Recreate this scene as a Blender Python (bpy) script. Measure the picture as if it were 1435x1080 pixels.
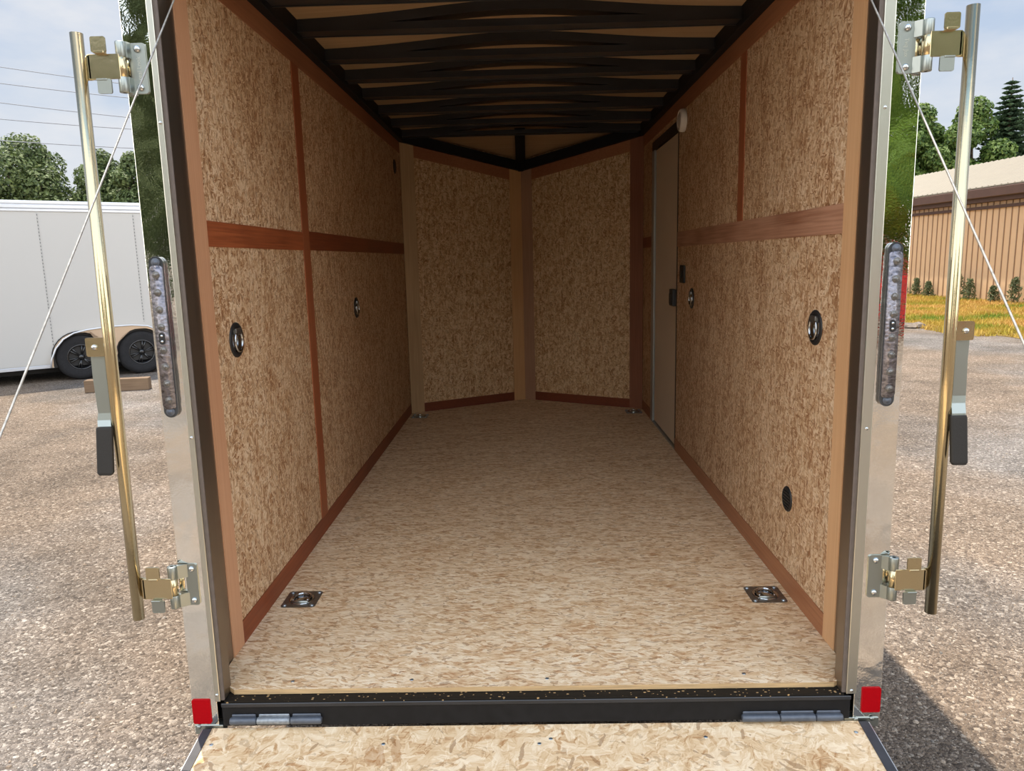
import bpy, bmesh, math, random
from mathutils import Vector, Matrix
random.seed(7)
D = bpy.data
SC = bpy.context.scene
for o in list(D.objects):
    D.objects.remove(o, do_unlink=True)
COL = SC.collection
V = Vector

# ------------------------------------------------------------------ camera
CAMP = V((1.02337, -2.11183, 1.32410))
cam = D.cameras.new('camera'); co = D.objects.new('camera', cam); COL.objects.link(co)
Rr = V((0.9996, 0.01567, -0.02375)); Dn = V((-0.02079, -0.16806, -0.98556)); Fw = V((-0.01944, 0.98565, -0.16767))
m3 = Matrix((Rr, -Dn, -Fw)).transposed()
co.matrix_world = Matrix.Translation(CAMP) @ m3.to_4x4()
cam.sensor_fit = 'HORIZONTAL'; cam.sensor_width = 36.0; cam.lens = 36.0 * 1039.36 / 1435
cam.clip_start = 0.02; cam.clip_end = 600
SC.camera = co

# ------------------------------------------------------------------ world, sun, exposure
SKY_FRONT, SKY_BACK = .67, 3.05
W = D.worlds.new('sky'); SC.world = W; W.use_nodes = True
nt = W.node_tree; nt.nodes.clear()
out = nt.nodes.new('ShaderNodeOutputWorld'); bg = nt.nodes.new('ShaderNodeBackground')
tc = nt.nodes.new('ShaderNodeTexCoord'); sep = nt.nodes.new('ShaderNodeSeparateXYZ')
rp = nt.nodes.new('ShaderNodeValToRGB'); e = rp.color_ramp.elements
e[0].position = 0.0; e[0].color = (.74, .79, .84, 1); e[1].position = 1.0; e[1].color = (.16, .33, .66, 1)
x = e.new(.10); x.color = (.66, .74, .84, 1); x = e.new(.35); x.color = (.44, .58, .82, 1)
mp = nt.nodes.new('ShaderNodeMapping'); mp.inputs['Scale'].default_value = (1.3, 1.3, 3.2)
mp.inputs['Location'].default_value = (.35, .1, .25)
nz = nt.nodes.new('ShaderNodeTexNoise'); nz.inputs['Scale'].default_value = 2.2; nz.inputs['Detail'].default_value = 7; nz.inputs['Roughness'].default_value = .55
cr = nt.nodes.new('ShaderNodeValToRGB'); cr.color_ramp.elements[0].position = .42; cr.color_ramp.elements[1].position = .64
mx = nt.nodes.new('ShaderNodeMixRGB'); mx.inputs[2].default_value = (.86, .87, .90, 1)
L = nt.links.new
L(tc.outputs['Generated'], sep.inputs[0]); L(sep.outputs['Z'], rp.inputs[0]); L(tc.outputs['Generated'], mp.inputs[0])
L(mp.outputs[0], nz.inputs['Vector']); L(nz.outputs[0], cr.inputs[0]); L(cr.outputs[0], mx.inputs[0]); L(rp.outputs[0], mx.inputs[1])
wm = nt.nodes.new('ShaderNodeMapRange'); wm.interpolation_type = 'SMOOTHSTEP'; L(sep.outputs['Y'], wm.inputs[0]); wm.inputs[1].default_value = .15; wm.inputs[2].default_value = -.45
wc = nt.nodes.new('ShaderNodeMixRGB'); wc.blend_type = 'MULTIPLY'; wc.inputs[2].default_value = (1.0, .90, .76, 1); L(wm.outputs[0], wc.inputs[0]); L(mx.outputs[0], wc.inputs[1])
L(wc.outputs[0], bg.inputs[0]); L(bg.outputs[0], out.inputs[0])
# unseen sky behind the viewer, extra brightness added to light the trailer interior
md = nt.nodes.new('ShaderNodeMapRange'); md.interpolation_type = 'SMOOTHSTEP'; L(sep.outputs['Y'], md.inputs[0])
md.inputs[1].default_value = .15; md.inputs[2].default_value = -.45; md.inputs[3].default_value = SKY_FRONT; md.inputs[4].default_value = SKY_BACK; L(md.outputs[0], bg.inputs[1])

sl = D.lights.new('sun', 'SUN'); sl.energy = 5.2; sl.angle = math.radians(.6); sl.color = (1.0, .90, .76)
so = D.objects.new('sun', sl); COL.objects.link(so)
so.rotation_euler = V((.19, -.30, -1)).to_track_quat('-Z', 'Y').to_euler()
SC.view_settings.view_transform = 'Standard'; SC.view_settings.look = 'None'
SC.view_settings.gamma = 1; SC.view_settings.use_curve_mapping = False
SC.view_settings.exposure = 0.54

# ------------------------------------------------------------------ materials
def srgb(r, g, b):
    f = lambda c: (c/255/12.92) if c/255 <= .04045 else ((c/255+.055)/1.055)**2.4
    return (f(r), f(g), f(b), 1)
def nmat(name):
    m = D.materials.new(name); m.use_nodes = True
    return m, m.node_tree, m.node_tree.nodes['Principled BSDF']
def simple(name, col, rough=.6, metal=0., noise=0., nscale=40, bump=0., coat=0., stretch=(1, 1, 1)):
    m, t, p = nmat(name)
    p.inputs['Base Color'].default_value = col; p.inputs['Roughness'].default_value = rough; p.inputs['Metallic'].default_value = metal
    if coat: p.inputs['Coat Weight'].default_value = coat
    c = t.nodes.new('ShaderNodeTexCoord'); mpn = t.nodes.new('ShaderNodeMapping'); mpn.inputs['Scale'].default_value = stretch
    n = t.nodes.new('ShaderNodeTexNoise'); n.inputs['Scale'].default_value = nscale; n.inputs['Detail'].default_value = 4
    t.links.new(c.outputs['Object'], mpn.inputs[0]); t.links.new(mpn.outputs[0], n.inputs['Vector'])
    if noise:
        mr = t.nodes.new('ShaderNodeMapRange'); mr.inputs[1].default_value = .3; mr.inputs[2].default_value = .7; mr.inputs[3].default_value = 1-noise; mr.inputs[4].default_value = 1+noise
        vm = t.nodes.new('ShaderNodeVectorMath'); vm.operation = 'SCALE'; vm.inputs[0].default_value = col[:3]
        t.links.new(n.outputs[0], mr.inputs[0]); t.links.new(mr.outputs[0], vm.inputs['Scale']); t.links.new(vm.outputs[0], p.inputs['Base Color'])
    if bump:
        b = t.nodes.new('ShaderNodeBump'); b.inputs['Strength'].default_value = bump; b.inputs['Distance'].default_value = .01
        t.links.new(n.outputs[0], b.inputs['Height']); t.links.new(b.outputs[0], p.inputs['Normal'])
    return m

def osb(name, axis, base, pale, brown, s=1.0, spread=25, contrast=1.0, crack=.75):
    """oriented strand board: overlapping soft-edged chips in several directions, fine fibres, sparse brown splinters"""
    m, t, p = nmat(name); N = t.nodes.new; K = t.links.new
    c = N('ShaderNodeTexCoord')
    def math_(op, a, b=None, c3=None):
        x = N('ShaderNodeMath'); x.operation = op
        for i, v in enumerate((a, b, c3)):
            if v is None: continue
            if isinstance(v, (int, float)): x.inputs[i].default_value = v
            else: K(v, x.inputs[i])
        return x.outputs[0]
    def warp(src, scale, amt, det=2):
        n = N('ShaderNodeTexNoise'); n.inputs['Scale'].default_value = scale; n.inputs['Detail'].default_value = det; K(c.outputs['Object'], n.inputs['Vector'])
        o = N('ShaderNodeVectorMath'); o.operation = 'SUBTRACT'; K(n.outputs['Color'], o.inputs[0]); o.inputs[1].default_value = (.5, .5, .5)
        w = N('ShaderNodeVectorMath'); w.operation = 'SCALE'; w.inputs['Scale'].default_value = amt; K(o.outputs[0], w.inputs[0])
        a = N('ShaderNodeVectorMath'); a.operation = 'ADD'; K(src, a.inputs[0]); K(w.outputs[0], a.inputs[1]); return a.outputs[0]
    P0 = warp(warp(c.outputs['Object'], 9*s, .05/s), 70*s, .012/s, 3)
    def sc3(lo, sh):   # chip long side / short side frequencies placed on the in-plane axes
        if axis[2]: return (lo, sh, 30)
        if axis[0]: return (30, sh, lo)
        return (sh, 30, lo)
    def rot(vec, deg, off):
        r = N('ShaderNodeVectorRotate'); r.rotation_type = 'AXIS_ANGLE'; r.inputs['Axis'].default_value = axis
        r.inputs['Angle'].default_value = math.radians(deg); K(vec, r.inputs['Vector'])
        mm = N('ShaderNodeMapping'); mm.inputs['Location'].default_value = off; K(r.outputs[0], mm.inputs[0]); return mm.outputs[0]
    def scaled(vec, sc):
        mm = N('ShaderNodeMapping'); mm.inputs['Scale'].default_value = sc; K(vec, mm.inputs[0]); return mm.outputs[0]
    val = None
    for i, (dg, k) in enumerate(((0, 1.0), (spread, 1.35), (-spread, .8), (spread*2.1, 1.6))):
        vv = scaled(rot(P0, dg, (.31*i, .17*i, .23*i)), sc3(15*k*s, 62*k*s))
        v = N('ShaderNodeTexVoronoi'); v.inputs['Scale'].default_value = 1; K(vv, v.inputs['Vector'])
        sp = N('ShaderNodeSeparateColor'); K(v.outputs['Color'], sp.inputs[0])
        f = N('ShaderNodeTexNoise'); f.inputs['Scale'].default_value = 1; f.inputs['Detail'].default_value = 2
        K(scaled(rot(P0, dg, (.31*i, .17*i, .23*i)), sc3(30*s, 330*s)), f.inputs['Vector'])
        cv = math_('MULTIPLY_ADD', f.outputs[0], .9, math_('MULTIPLY_ADD', sp.outputs[0], .55, -.225))
        if val is None: val = cv
        else:
            mk = N('ShaderNodeMapRange'); mk.interpolation_type = 'SMOOTHSTEP'; K(sp.outputs[1], mk.inputs[0]); mk.inputs[1].default_value = .45; mk.inputs[2].default_value = .70
            ed = N('ShaderNodeMapRange'); ed.interpolation_type = 'SMOOTHSTEP'; K(v.outputs['Distance'], ed.inputs[0]); ed.inputs[1].default_value = .62; ed.inputs[2].default_value = .40
            fac = math_('MULTIPLY', mk.outputs[0], ed.outputs[0])
            x = N('ShaderNodeMix'); x.data_type = 'FLOAT'; K(fac, x.inputs[0]); K(val, x.inputs[2]); K(cv, x.inputs[3]); val = x.outputs[0]
    bn = N('ShaderNodeTexNoise'); bn.inputs['Scale'].default_value = 5; bn.inputs['Detail'].default_value = 6; bn.inputs['Roughness'].default_value = .6; K(scaled(c.outputs['Object'], sc3(.6, 1.3) if not axis[2] else (.6, 1.3, 1)), bn.inputs['Vector'])
    val = math_('ADD', val, math_('MULTIPLY_ADD', bn.outputs[0], .5, -.25))
    val = math_('MULTIPLY_ADD', math_('SUBTRACT', val, .5), contrast, .5)
    for i, (dg, sgn) in enumerate(((spread*.5, 1), (-spread*.8, -1), (spread*1.4, 1))):
        v = N('ShaderNodeTexVoronoi'); v.inputs['Scale'].default_value = 1; K(scaled(rot(P0, dg, (.5+i, .9, .3)), sc3(22*s, 190*s)), v.inputs['Vector'])
        sp = N('ShaderNodeSeparateColor'); K(v.outputs['Color'], sp.inputs[0])
        q = math_('MULTIPLY', math_('GREATER_THAN', sp.outputs[0], .70), math_('LESS_THAN', v.outputs['Distance'], .34))
        val = math_('MULTIPLY_ADD', q, .20*sgn, val)
    cr = N('ShaderNodeValToRGB'); E = cr.color_ramp.elements
    mixc = lambda u, w, q: tuple(a_*(1-q)+b_*q for a_, b_ in zip(u, w))
    E[0].position = .0; E[0].color = srgb(*brown); E[1].position = 1.0; E[1].color = srgb(*pale)
    for po, cc in ((.22, mixc(brown, base, .55)), (.42, base), (.62, mixc(base, pale, .4)), (.8, mixc(base, pale, .8))):
        z = E.new(po); z.color = srgb(*cc)
    K(val, cr.inputs[0])
    # sparse brown splinters
    fac = None
    for i, dg in enumerate((spread*.6, -spread*1.1)):
        v = N('ShaderNodeTexVoronoi'); v.inputs['Scale'].default_value = 1; K(scaled(rot(P0, dg, (.7+i, .4, .9)), sc3(13*s, 66*s)), v.inputs['Vector'])
        sp = N('ShaderNodeSeparateColor'); K(v.outputs['Color'], sp.inputs[0])
        q = math_('MULTIPLY', math_('GREATER_THAN', sp.outputs[0], .84), math_('LESS_THAN', v.outputs['Distance'], .30))
        fac = q if fac is None else math_('MAXIMUM', fac, q)
    hl = N('ShaderNodeTexVoronoi'); hl.feature = 'DISTANCE_TO_EDGE'; hl.inputs['Scale'].default_value = 1; K(scaled(rot(P0, spread*.3, (.2, .6, .1)), sc3(11*s, 48*s)), hl.inputs['Vector'])
    hn = N('ShaderNodeTexNoise'); hn.inputs['Scale'].default_value = 26*s; hn.inputs['Detail'].default_value = 1; K(c.outputs['Object'], hn.inputs['Vector'])
    hq = math_('MULTIPLY', math_('MULTIPLY', math_('LESS_THAN', hl.outputs['Distance'], .055), math_('GREATER_THAN', hn.outputs[0], .56)), crack)
    fac = math_('MAXIMUM', math_('MULTIPLY', fac, .60), hq)
    mxc = N('ShaderNodeMix'); mxc.data_type = 'RGBA'; K(fac, mxc.inputs[0]); K(cr.outputs[0], mxc.inputs[6]); mxc.inputs[7].default_value = srgb(*[q*.82 for q in brown])
    # a few larger amber chips
    v = N('ShaderNodeTexVoronoi'); v.inputs['Scale'].default_value = 1; K(scaled(rot(P0, spread, (.3, .8, .5)), sc3(9*s, 26*s)), v.inputs['Vector'])
    sp = N('ShaderNodeSeparateColor'); K(v.outputs['Color'], sp.inputs[0])
    q = math_('MULTIPLY', math_('MULTIPLY', math_('GREATER_THAN', sp.outputs[0], .93), math_('LESS_THAN', v.outputs['Distance'], .34)), .38)
    mx2 = N('ShaderNodeMix'); mx2.data_type = 'RGBA'; K(q, mx2.inputs[0]); K(mxc.outputs[2], mx2.inputs[6]); mx2.inputs[7].default_value = srgb(156, 100, 44)
    K(mx2.outputs[2], p.inputs['Base Color'])
    p.inputs['Roughness'].default_value = .6; p.inputs['Specular IOR Level'].default_value = .3
    b = N('ShaderNodeBump'); b.inputs['Strength'].default_value = .25; b.inputs['Distance'].default_value = .002
    K(val, b.inputs['Height']); K(b.outputs[0], p.inputs['Normal'])
    return m

def ply(name, c1, c2, axis='z', k=1.0, rough=.5):
    """thin plywood strip, grain along the given axis, slow change of tone along its length"""
    m, t, p = nmat(name); N = t.nodes.new; K = t.links.new
    c = N('ShaderNodeTexCoord'); a = N('ShaderNodeMapping')
    g = {'x': (3, 120, 120), 'y': (120, 3, 120), 'z': (120, 120, 3)}[axis]
    a.inputs['Scale'].default_value = g; K(c.outputs['Object'], a.inputs[0])
    n = N('ShaderNodeTexNoise'); n.inputs['Scale'].default_value = k; n.inputs['Detail'].default_value = 5; K(a.outputs[0], n.inputs['Vector'])
    n2 = N('ShaderNodeTexNoise'); n2.inputs['Scale'].default_value = 1.7; n2.inputs['Detail'].default_value = 2; K(c.outputs['Object'], n2.inputs['Vector'])
    ad = N('ShaderNodeMath'); ad.operation = 'ADD'; K(n.outputs[0], ad.inputs[0]); K(n2.outputs[0], ad.inputs[1])
    mr = N('ShaderNodeMapRange'); mr.inputs[1].default_value = .75; mr.inputs[2].default_value = 1.25; K(ad.outputs[0], mr.inputs[0])
    x = N('ShaderNodeMix'); x.data_type = 'RGBA'; K(mr.outputs[0], x.inputs[0]); x.inputs[6].default_value = srgb(*c1); x.inputs[7].default_value = srgb(*c2)
    K(x.outputs[2], p.inputs['Base Color']); p.inputs['Roughness'].default_value = rough
    b = N('ShaderNodeBump'); b.inputs['Strength'].default_value = .12; b.inputs['Distance'].default_value = .002; K(n.outputs[0], b.inputs['Height']); K(b.outputs[0], p.inputs['Normal'])
    return m

def mirror_steel(name, col, rough, wav, wscale, fine=0.):
    m, t, p = nmat(name); N = t.nodes.new; K = t.links.new
    p.inputs['Base Color'].default_value = col; p.inputs['Metallic'].default_value = 1; p.inputs['Roughness'].default_value = rough
    c = N('ShaderNodeTexCoord'); n = N('ShaderNodeTexNoise'); n.inputs['Scale'].default_value = wscale; n.inputs['Detail'].default_value = 1.5; n.inputs['Distortion'].default_value = .6
    K(c.outputs['Object'], n.inputs['Vector'])
    b = N('ShaderNodeBump'); b.inputs['Strength'].default_value = wav; b.inputs['Distance'].default_value = .01; K(n.outputs[0], b.inputs['Height'])
    if fine:
        n3 = N('ShaderNodeTexNoise'); n3.inputs['Scale'].default_value = 160; n3.inputs['Detail'].default_value = 2; K(c.outputs['Object'], n3.inputs['Vector'])
        b2 = N('ShaderNodeBump'); b2.inputs['Strength'].default_value = fine; b2.inputs['Distance'].default_value = .001; K(n3.outputs[0], b2.inputs['Height'])
        K(b.outputs[0], b2.inputs['Normal']); K(b2.outputs[0], p.inputs['Normal'])
    else:
        K(b.outputs[0], p.inputs['Normal'])
    return m

M = {}
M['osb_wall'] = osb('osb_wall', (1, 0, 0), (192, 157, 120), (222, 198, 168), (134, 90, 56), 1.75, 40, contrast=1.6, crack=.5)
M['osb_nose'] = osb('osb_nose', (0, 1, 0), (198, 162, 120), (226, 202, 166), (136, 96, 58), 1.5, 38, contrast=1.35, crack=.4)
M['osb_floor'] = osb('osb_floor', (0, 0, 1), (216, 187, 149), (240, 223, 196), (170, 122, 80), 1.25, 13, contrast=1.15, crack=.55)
M['osb_ramp'] = osb('osb_ramp', (0, 0, 1), (216, 186, 146), (238, 218, 188), (172, 126, 82), .72, 70, contrast=1.0, crack=.35)
M['osb_edge'] = simple('osb_edge', srgb(190, 160, 118), .7, noise=.2, nscale=60, stretch=(.2, .2, 4))
M['trim_pink'] = ply('trim_pink', (188, 140, 106), (200, 154, 120), 'z')
M['trim_tan'] = ply('trim_tan', (196, 152, 110), (208, 166, 124), 'z')
M['ply_pale'] = ply('ply_pale', (176, 146, 108), (196, 166, 128), 'z')
M['ply_orange'] = ply('ply_orange', (200, 156, 108), (212, 170, 124), 'z')
M['ply_rose'] = ply('ply_rose', (164, 128, 104), (180, 144, 118), 'z')
M['lauan_h'] = ply('lauan_h', (130, 66, 36), (166, 92, 54), 'y')
M['lauan_v'] = ply('lauan_v', (142, 78, 46), (158, 92, 58), 'z')
M['lauan_top'] = ply('lauan_top', (142, 92, 62), (164, 112, 78), 'y')
M['lauan_base'] = ply('lauan_base', (112, 52, 26), (138, 70, 38), 'y')
M['lauan_rose'] = ply('lauan_rose', (138, 92, 68), (182, 138, 112), 'y')
M['lauan_nose'] = ply('lauan_nose', (146, 92, 62), (166, 112, 78), 'x')
M['lauan_nose_dark'] = ply('lauan_nose_dark', (104, 50, 30), (122, 62, 38), 'x')
M['lauan_nose_v'] = ply('lauan_nose_v', (124, 76, 54), (140, 90, 66), 'z')
M['ceiling'] = ply('ceiling', (160, 132, 98), (176, 148, 114), 'x', .5, .7)
M['jamb'] = simple('jamb_liner', (.30, .25, .20, 1), .30, metal=.9, noise=.12, nscale=3, stretch=(1, 1, .3))
M['mirror'] = mirror_steel('polished_stainless', (.95, .94, .89, 1), .03, .26, 8, .16)
M['strip_alu'] = mirror_steel('satin_aluminium', (.58, .58, .52, 1), .32, .03, 4, .1)
M['zinc'] = mirror_steel('zinc_plate', (.52, .50, .42, 1), .28, .05, 20, .1)
M['zinc_yellow'] = mirror_steel('yellow_zinc', (.57, .48, .30, 1), .2, .06, 14, .1)
M['galv'] = mirror_steel('galvanised_flat_bar', (.34, .37, .35, 1), .38, .04, 18, .1)
M['chrome'] = mirror_steel('chrome', (.52, .55, .58, 1), .12, .02, 10)
M['dark_plate'] = simple('dark_zinc_plate', (.22, .22, .21, 1), .35, metal=.9, noise=.2, nscale=60)
M['seal'] = simple('grey_seal', srgb(96, 86, 80), .55, noise=.1)
M['black_steel'] = simple('black_steel', (.008, .008, .009, 1), .6, noise=.25, nscale=30)
M['black_steel'].node_tree.nodes['Principled BSDF'].inputs['Specular IOR Level'].default_value = .25
M['bow_steel'] = simple('bow_steel', (.020, .021, .024, 1), .36, noise=.3, nscale=14, bump=.04, stretch=(.3, 1, 1))
M['black_speck'] = None
M['black_plastic'] = simple('black_plastic', (.012, .012, .013, 1), .5)
M['rubber'] = simple('grip_rubber', (.014, .013, .012, 1), .6, bump=.1, nscale=200)
M['white_plastic'] = simple('white_plastic', (.78, .76, .72, 1), .4)
M['door_skin'] = simple('door_skin', srgb(214, 200, 180), .45, noise=.02, nscale=2)
M['alu_frame'] = simple('alu_frame', srgb(170, 172, 170), .35, metal=.7)
M['dark_frame'] = simple('dark_frame', srgb(62, 52, 44), .45, metal=.4, noise=.2, nscale=20)
M['screw'] = simple('screw_zinc', (.35, .42, .48, 1), .35, metal=.9)
M['hinge_grey'] = simple('hinge_grey', srgb(86, 92, 102), .42, metal=.35, noise=.15, nscale=50)
M['hinge_bare'] = simple('hinge_bare', srgb(140, 146, 152), .42, metal=.5, noise=.25, nscale=80)
M['ramp_rail'] = simple('ramp_rail', srgb(52, 52, 56), .6, metal=0, noise=.2, nscale=30)
M['alu_edge'] = simple('alu_edge', srgb(196, 196, 196), .35, metal=.8)
M['reflector'] = simple('red_reflector', srgb(158, 0, 12), .6, noise=.08, nscale=200)
M['cable'] = simple('cable_wire', srgb(176, 172, 164), .45, metal=.5, noise=.25, nscale=90)
M['lens'] = simple('lens_clear', (.22, .21, .24, 1), .22, metal=.6, noise=.6, nscale=55, bump=.6, coat=.5, stretch=(1, 1, 1.6))
M['led'] = simple('led_dark', (.16, .155, .15, 1), .2, metal=.6, bump=.3, nscale=120)
M['smoke_housing'] = simple('lamp_housing', (.05, .055, .06, 1), .22, metal=.2, coat=.5)

def black_speck():
    m, t, p = nmat('dusty_black_steel'); N = t.nodes.new; K = t.links.new
    c = N('ShaderNodeTexCoord'); v = N('ShaderNodeTexVoronoi'); v.inputs['Scale'].default_value = 75
    mm = N('ShaderNodeMapping'); mm.inputs['Scale'].default_value = (1, 1.6, 1); K(c.outputs['Object'], mm.inputs[0]); K(mm.outputs[0], v.inputs['Vector'])
    lt = N('ShaderNodeMath'); lt.operation = 'LESS_THAN'; K(v.outputs['Distance'], lt.inputs[0])
    s = N('ShaderNodeSeparateColor'); K(v.outputs['Color'], s.inputs[0])
    mr = N('ShaderNodeMapRange'); K(s.outputs[0], mr.inputs[0]); mr.inputs[1].default_value = .35; mr.inputs[2].default_value = 1; mr.inputs[3].default_value = 0; mr.inputs[4].default_value = .36
    K(mr.outputs[0], lt.inputs[1])
    x = N('ShaderNodeMix'); x.data_type = 'RGBA'; K(lt.outputs[0], x.inputs[0]); x.inputs[6].default_value = (.014, .012, .010, 1); x.inputs[7].default_value = srgb(170, 140, 100)
    K(x.outputs[2], p.inputs['Base Color']); p.inputs['Roughness'].default_value = .5
    return m
M['black_speck'] = black_speck(); M['black_speck'].node_tree.nodes['Principled BSDF'].inputs['Specular IOR Level'].default_value = .15
M['reflector'].node_tree.nodes['Principled BSDF'].inputs['Specular IOR Level'].default_value = .1

def gravel():
    m, t, p = nmat('gravel'); N = t.nodes.new; K = t.links.new
    c = N('ShaderNodeTexCoord')
    def vor(s, f='F1'):
        v = N('ShaderNodeTexVoronoi'); v.inputs['Scale'].default_value = s; v.feature = f; K(c.outputs['Object'], v.inputs['Vector']); return v
    v1, v2 = vor(64), vor(160)
    s1 = N('ShaderNodeSeparateColor'); K(v1.outputs['Color'], s1.inputs[0]); s2 = N('ShaderNodeSeparateColor'); K(v2.outputs['Color'], s2.inputs[0])
    n = N('ShaderNodeTexNoise'); n.inputs['Scale'].default_value = .9; n.inputs['Detail'].default_value = 8; n.inputs['Roughness'].default_value = .65; K(c.outputs['Object'], n.inputs['Vector'])
    g = N('ShaderNodeMath'); g.operation = 'GREATER_THAN'; K(s1.outputs[1], g.inputs[0]); g.inputs[1].default_value = .45
    a = N('ShaderNodeMix'); a.data_type = 'FLOAT'; K(g.outputs[0], a.inputs[0]); K(s2.outputs[0], a.inputs[2]); K(s1.outputs[0], a.inputs[3])
    ramp = N('ShaderNodeValToRGB'); E = ramp.color_ramp.elements
    E[0].position = 0; E[0].color = srgb(92, 80, 70); E[1].position = 1; E[1].color = srgb(186, 172, 155)
    for po, cc in ((.25, (112, 98, 85)), (.6, (130, 114, 99)), (.85, (150, 134, 118))):
        z = E.new(po); z.color = srgb(*cc)
    K(a.outputs[0], ramp.inputs[0])
    r2 = N('ShaderNodeMapRange'); K(n.outputs[0], r2.inputs[0]); r2.inputs[1].default_value = .35; r2.inputs[2].default_value = .65; r2.inputs[3].default_value = .62; r2.inputs[4].default_value = 1.12
    sc = N('ShaderNodeVectorMath'); sc.operation = 'SCALE'; K(ramp.outputs[0], sc.inputs[0]); K(r2.outputs[0], sc.inputs['Scale'])
    # grey patches
    n4 = N('ShaderNodeTexNoise'); n4.inputs['Scale'].default_value = .35; n4.inputs['Detail'].default_value = 5; K(c.outputs['Object'], n4.inputs['Vector'])
    mr4 = N('ShaderNodeMapRange'); K(n4.outputs[0], mr4.inputs[0]); mr4.inputs[1].default_value = .45; mr4.inputs[2].default_value = .62
    bw = N('ShaderNodeMix'); bw.data_type = 'RGBA'; K(mr4.outputs[0], bw.inputs[0]); K(sc.outputs[0], bw.inputs[6])
    hs = N('ShaderNodeHueSaturation'); hs.inputs['Saturation'].default_value = .45; hs.inputs['Value'].default_value = .97; K(sc.outputs[0], hs.inputs['Color']); K(hs.outputs[0], bw.inputs[7])
    K(bw.outputs[2], p.inputs['Base Color']); p.inputs['Roughness'].default_value = .9; p.inputs['Specular IOR Level'].default_value = .2
    ad = N('ShaderNodeMath'); ad.operation = 'MULTIPLY_ADD'; K(v2.outputs['Distance'], ad.inputs[0]); ad.inputs[1].default_value = -.4
    iv = N('ShaderNodeMath'); iv.operation = 'MULTIPLY'; K(v1.outputs['Distance'], iv.inputs[0]); iv.inputs[1].default_value = -1; K(iv.outputs[0], ad.inputs[2])
    b = N('ShaderNodeBump'); b.inputs['Strength'].default_value = .8; b.inputs['Distance'].default_value = .02; K(ad.outputs[0], b.inputs['Height']); K(b.outputs[0], p.inputs['Normal'])
    return m
M['gravel'] = gravel()
def island(name, cols, rough=.7, trans=0.):
    m, t, p = nmat(name); g = t.nodes.new('ShaderNodeNewGeometry'); r = t.nodes.new('ShaderNodeValToRGB')
    E = r.color_ramp.elements; E[0].color = srgb(*cols[0]); E[1].color = srgb(*cols[-1])
    for i, cc in enumerate(cols[1:-1]):
        z = E.new((i+1)/(len(cols)-1)); z.color = srgb(*cc)
    t.links.new(g.outputs['Random Per Island'], r.inputs[0]); t.links.new(r.outputs[0], p.inputs['Base Color']); p.inputs['Roughness'].default_value = rough
    if trans:
        tr = t.nodes.new('ShaderNodeBsdfTranslucent'); mxs = t.nodes.new('ShaderNodeMixShader'); mxs.inputs[0].default_value = trans
        o = t.nodes['Material Output']; t.links.new(r.outputs[0], tr.inputs[0]); t.links.new(p.outputs[0], mxs.inputs[1]); t.links.new(tr.outputs[0], mxs.inputs[2]); t.links.new(mxs.outputs[0], o.inputs[0])
    return m
M['leaf'] = island('leaf', [(58, 84, 38), (80, 106, 46), (102, 126, 58), (128, 146, 78)], .6, .35)
M['leaf_dull'] = island('leaf_dull', [(62, 78, 46), (82, 98, 56), (100, 116, 68), (122, 134, 86)], .6, .3)
M['leaf_bright'] = island('leaf_bright', [(60, 90, 24), (86, 122, 34), (118, 150, 46), (140, 164, 62)], .6, .4)
M['needle'] = island('needle', [(44, 64, 48), (60, 84, 58), (84, 106, 74)], .7, .15)
M['bark'] = simple('bark', srgb(84, 70, 56), .9, noise=.3, nscale=12)
M['stone'] = island('stone', [(90, 80, 70), (116, 102, 88), (136, 120, 104), (168, 154, 138), (112, 108, 102)], .9)
M['grass'] = island('grass', [(168, 132, 52), (178, 138, 56), (150, 140, 48), (112, 130, 38), (186, 150, 84)], .8, .3)
M['weed'] = island('weed', [(72, 84, 54), (96, 106, 70), (116, 122, 90)], .8, .3)
M['grass_base'] = simple('grass_soil', srgb(140, 116, 56), .95, noise=.35, nscale=1.4)
M['trailer_white'] = simple('trailer_white', srgb(188, 187, 184), .35, noise=.01, nscale=.6)
M['trailer_alu'] = simple('trailer_alu', srgb(210, 214, 220), .3, metal=.4)
M['fender'] = simple('fender_alu', srgb(206, 184, 160), .28, metal=.5)
M['tire'] = simple('tire_rubber', (.022, .022, .024, 1), .75, noise=.15, nscale=30)
M['tire'].node_tree.nodes['Principled BSDF'].inputs['Specular IOR Level'].default_value = .2
M['rim_black'] = simple('rim_black', (.008, .008, .009, 1), .25, coat=.5)
M['dash'] = None
def dashed():
    m, t, p = nmat('rivet_seam'); N = t.nodes.new; K = t.links.new
    c = N('ShaderNodeTexCoord'); sp_ = N('ShaderNodeSeparateXYZ'); K(c.outputs['Object'], sp_.inputs[0])
    a = N('ShaderNodeMath'); a.operation = 'MULTIPLY'; a.inputs[1].default_value = 1/.055; K(sp_.outputs['Z'], a.inputs[0])
    f = N('ShaderNodeMath'); f.operation = 'FRACT'; K(a.outputs[0], f.inputs[0]); g = N('ShaderNodeMath'); g.operation = 'LESS_THAN'; g.inputs[1].default_value = .4; K(f.outputs[0], g.inputs[0])
    x = N('ShaderNodeMix'); x.data_type = 'RGBA'; K(g.outputs[0], x.inputs[0]); x.inputs[6].default_value = srgb(180, 179, 176); x.inputs[7].default_value = srgb(110, 110, 112); K(x.outputs[2], p.inputs['Base Color'])
    return m
M['dash'] = dashed()
M['old_wood'] = ply('old_wood', (104, 84, 64), (128, 106, 84), 'x', .6, .85)
M['barn_wall'] = simple('barn_wall', srgb(212, 176, 138), .55, noise=.03, nscale=3)
M['barn_groove'] = simple('barn_rib', srgb(140, 110, 84), .55)
M['barn_roof'] = simple('barn_roof', srgb(134, 126, 112), .4, noise=.04, nscale=3)
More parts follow.
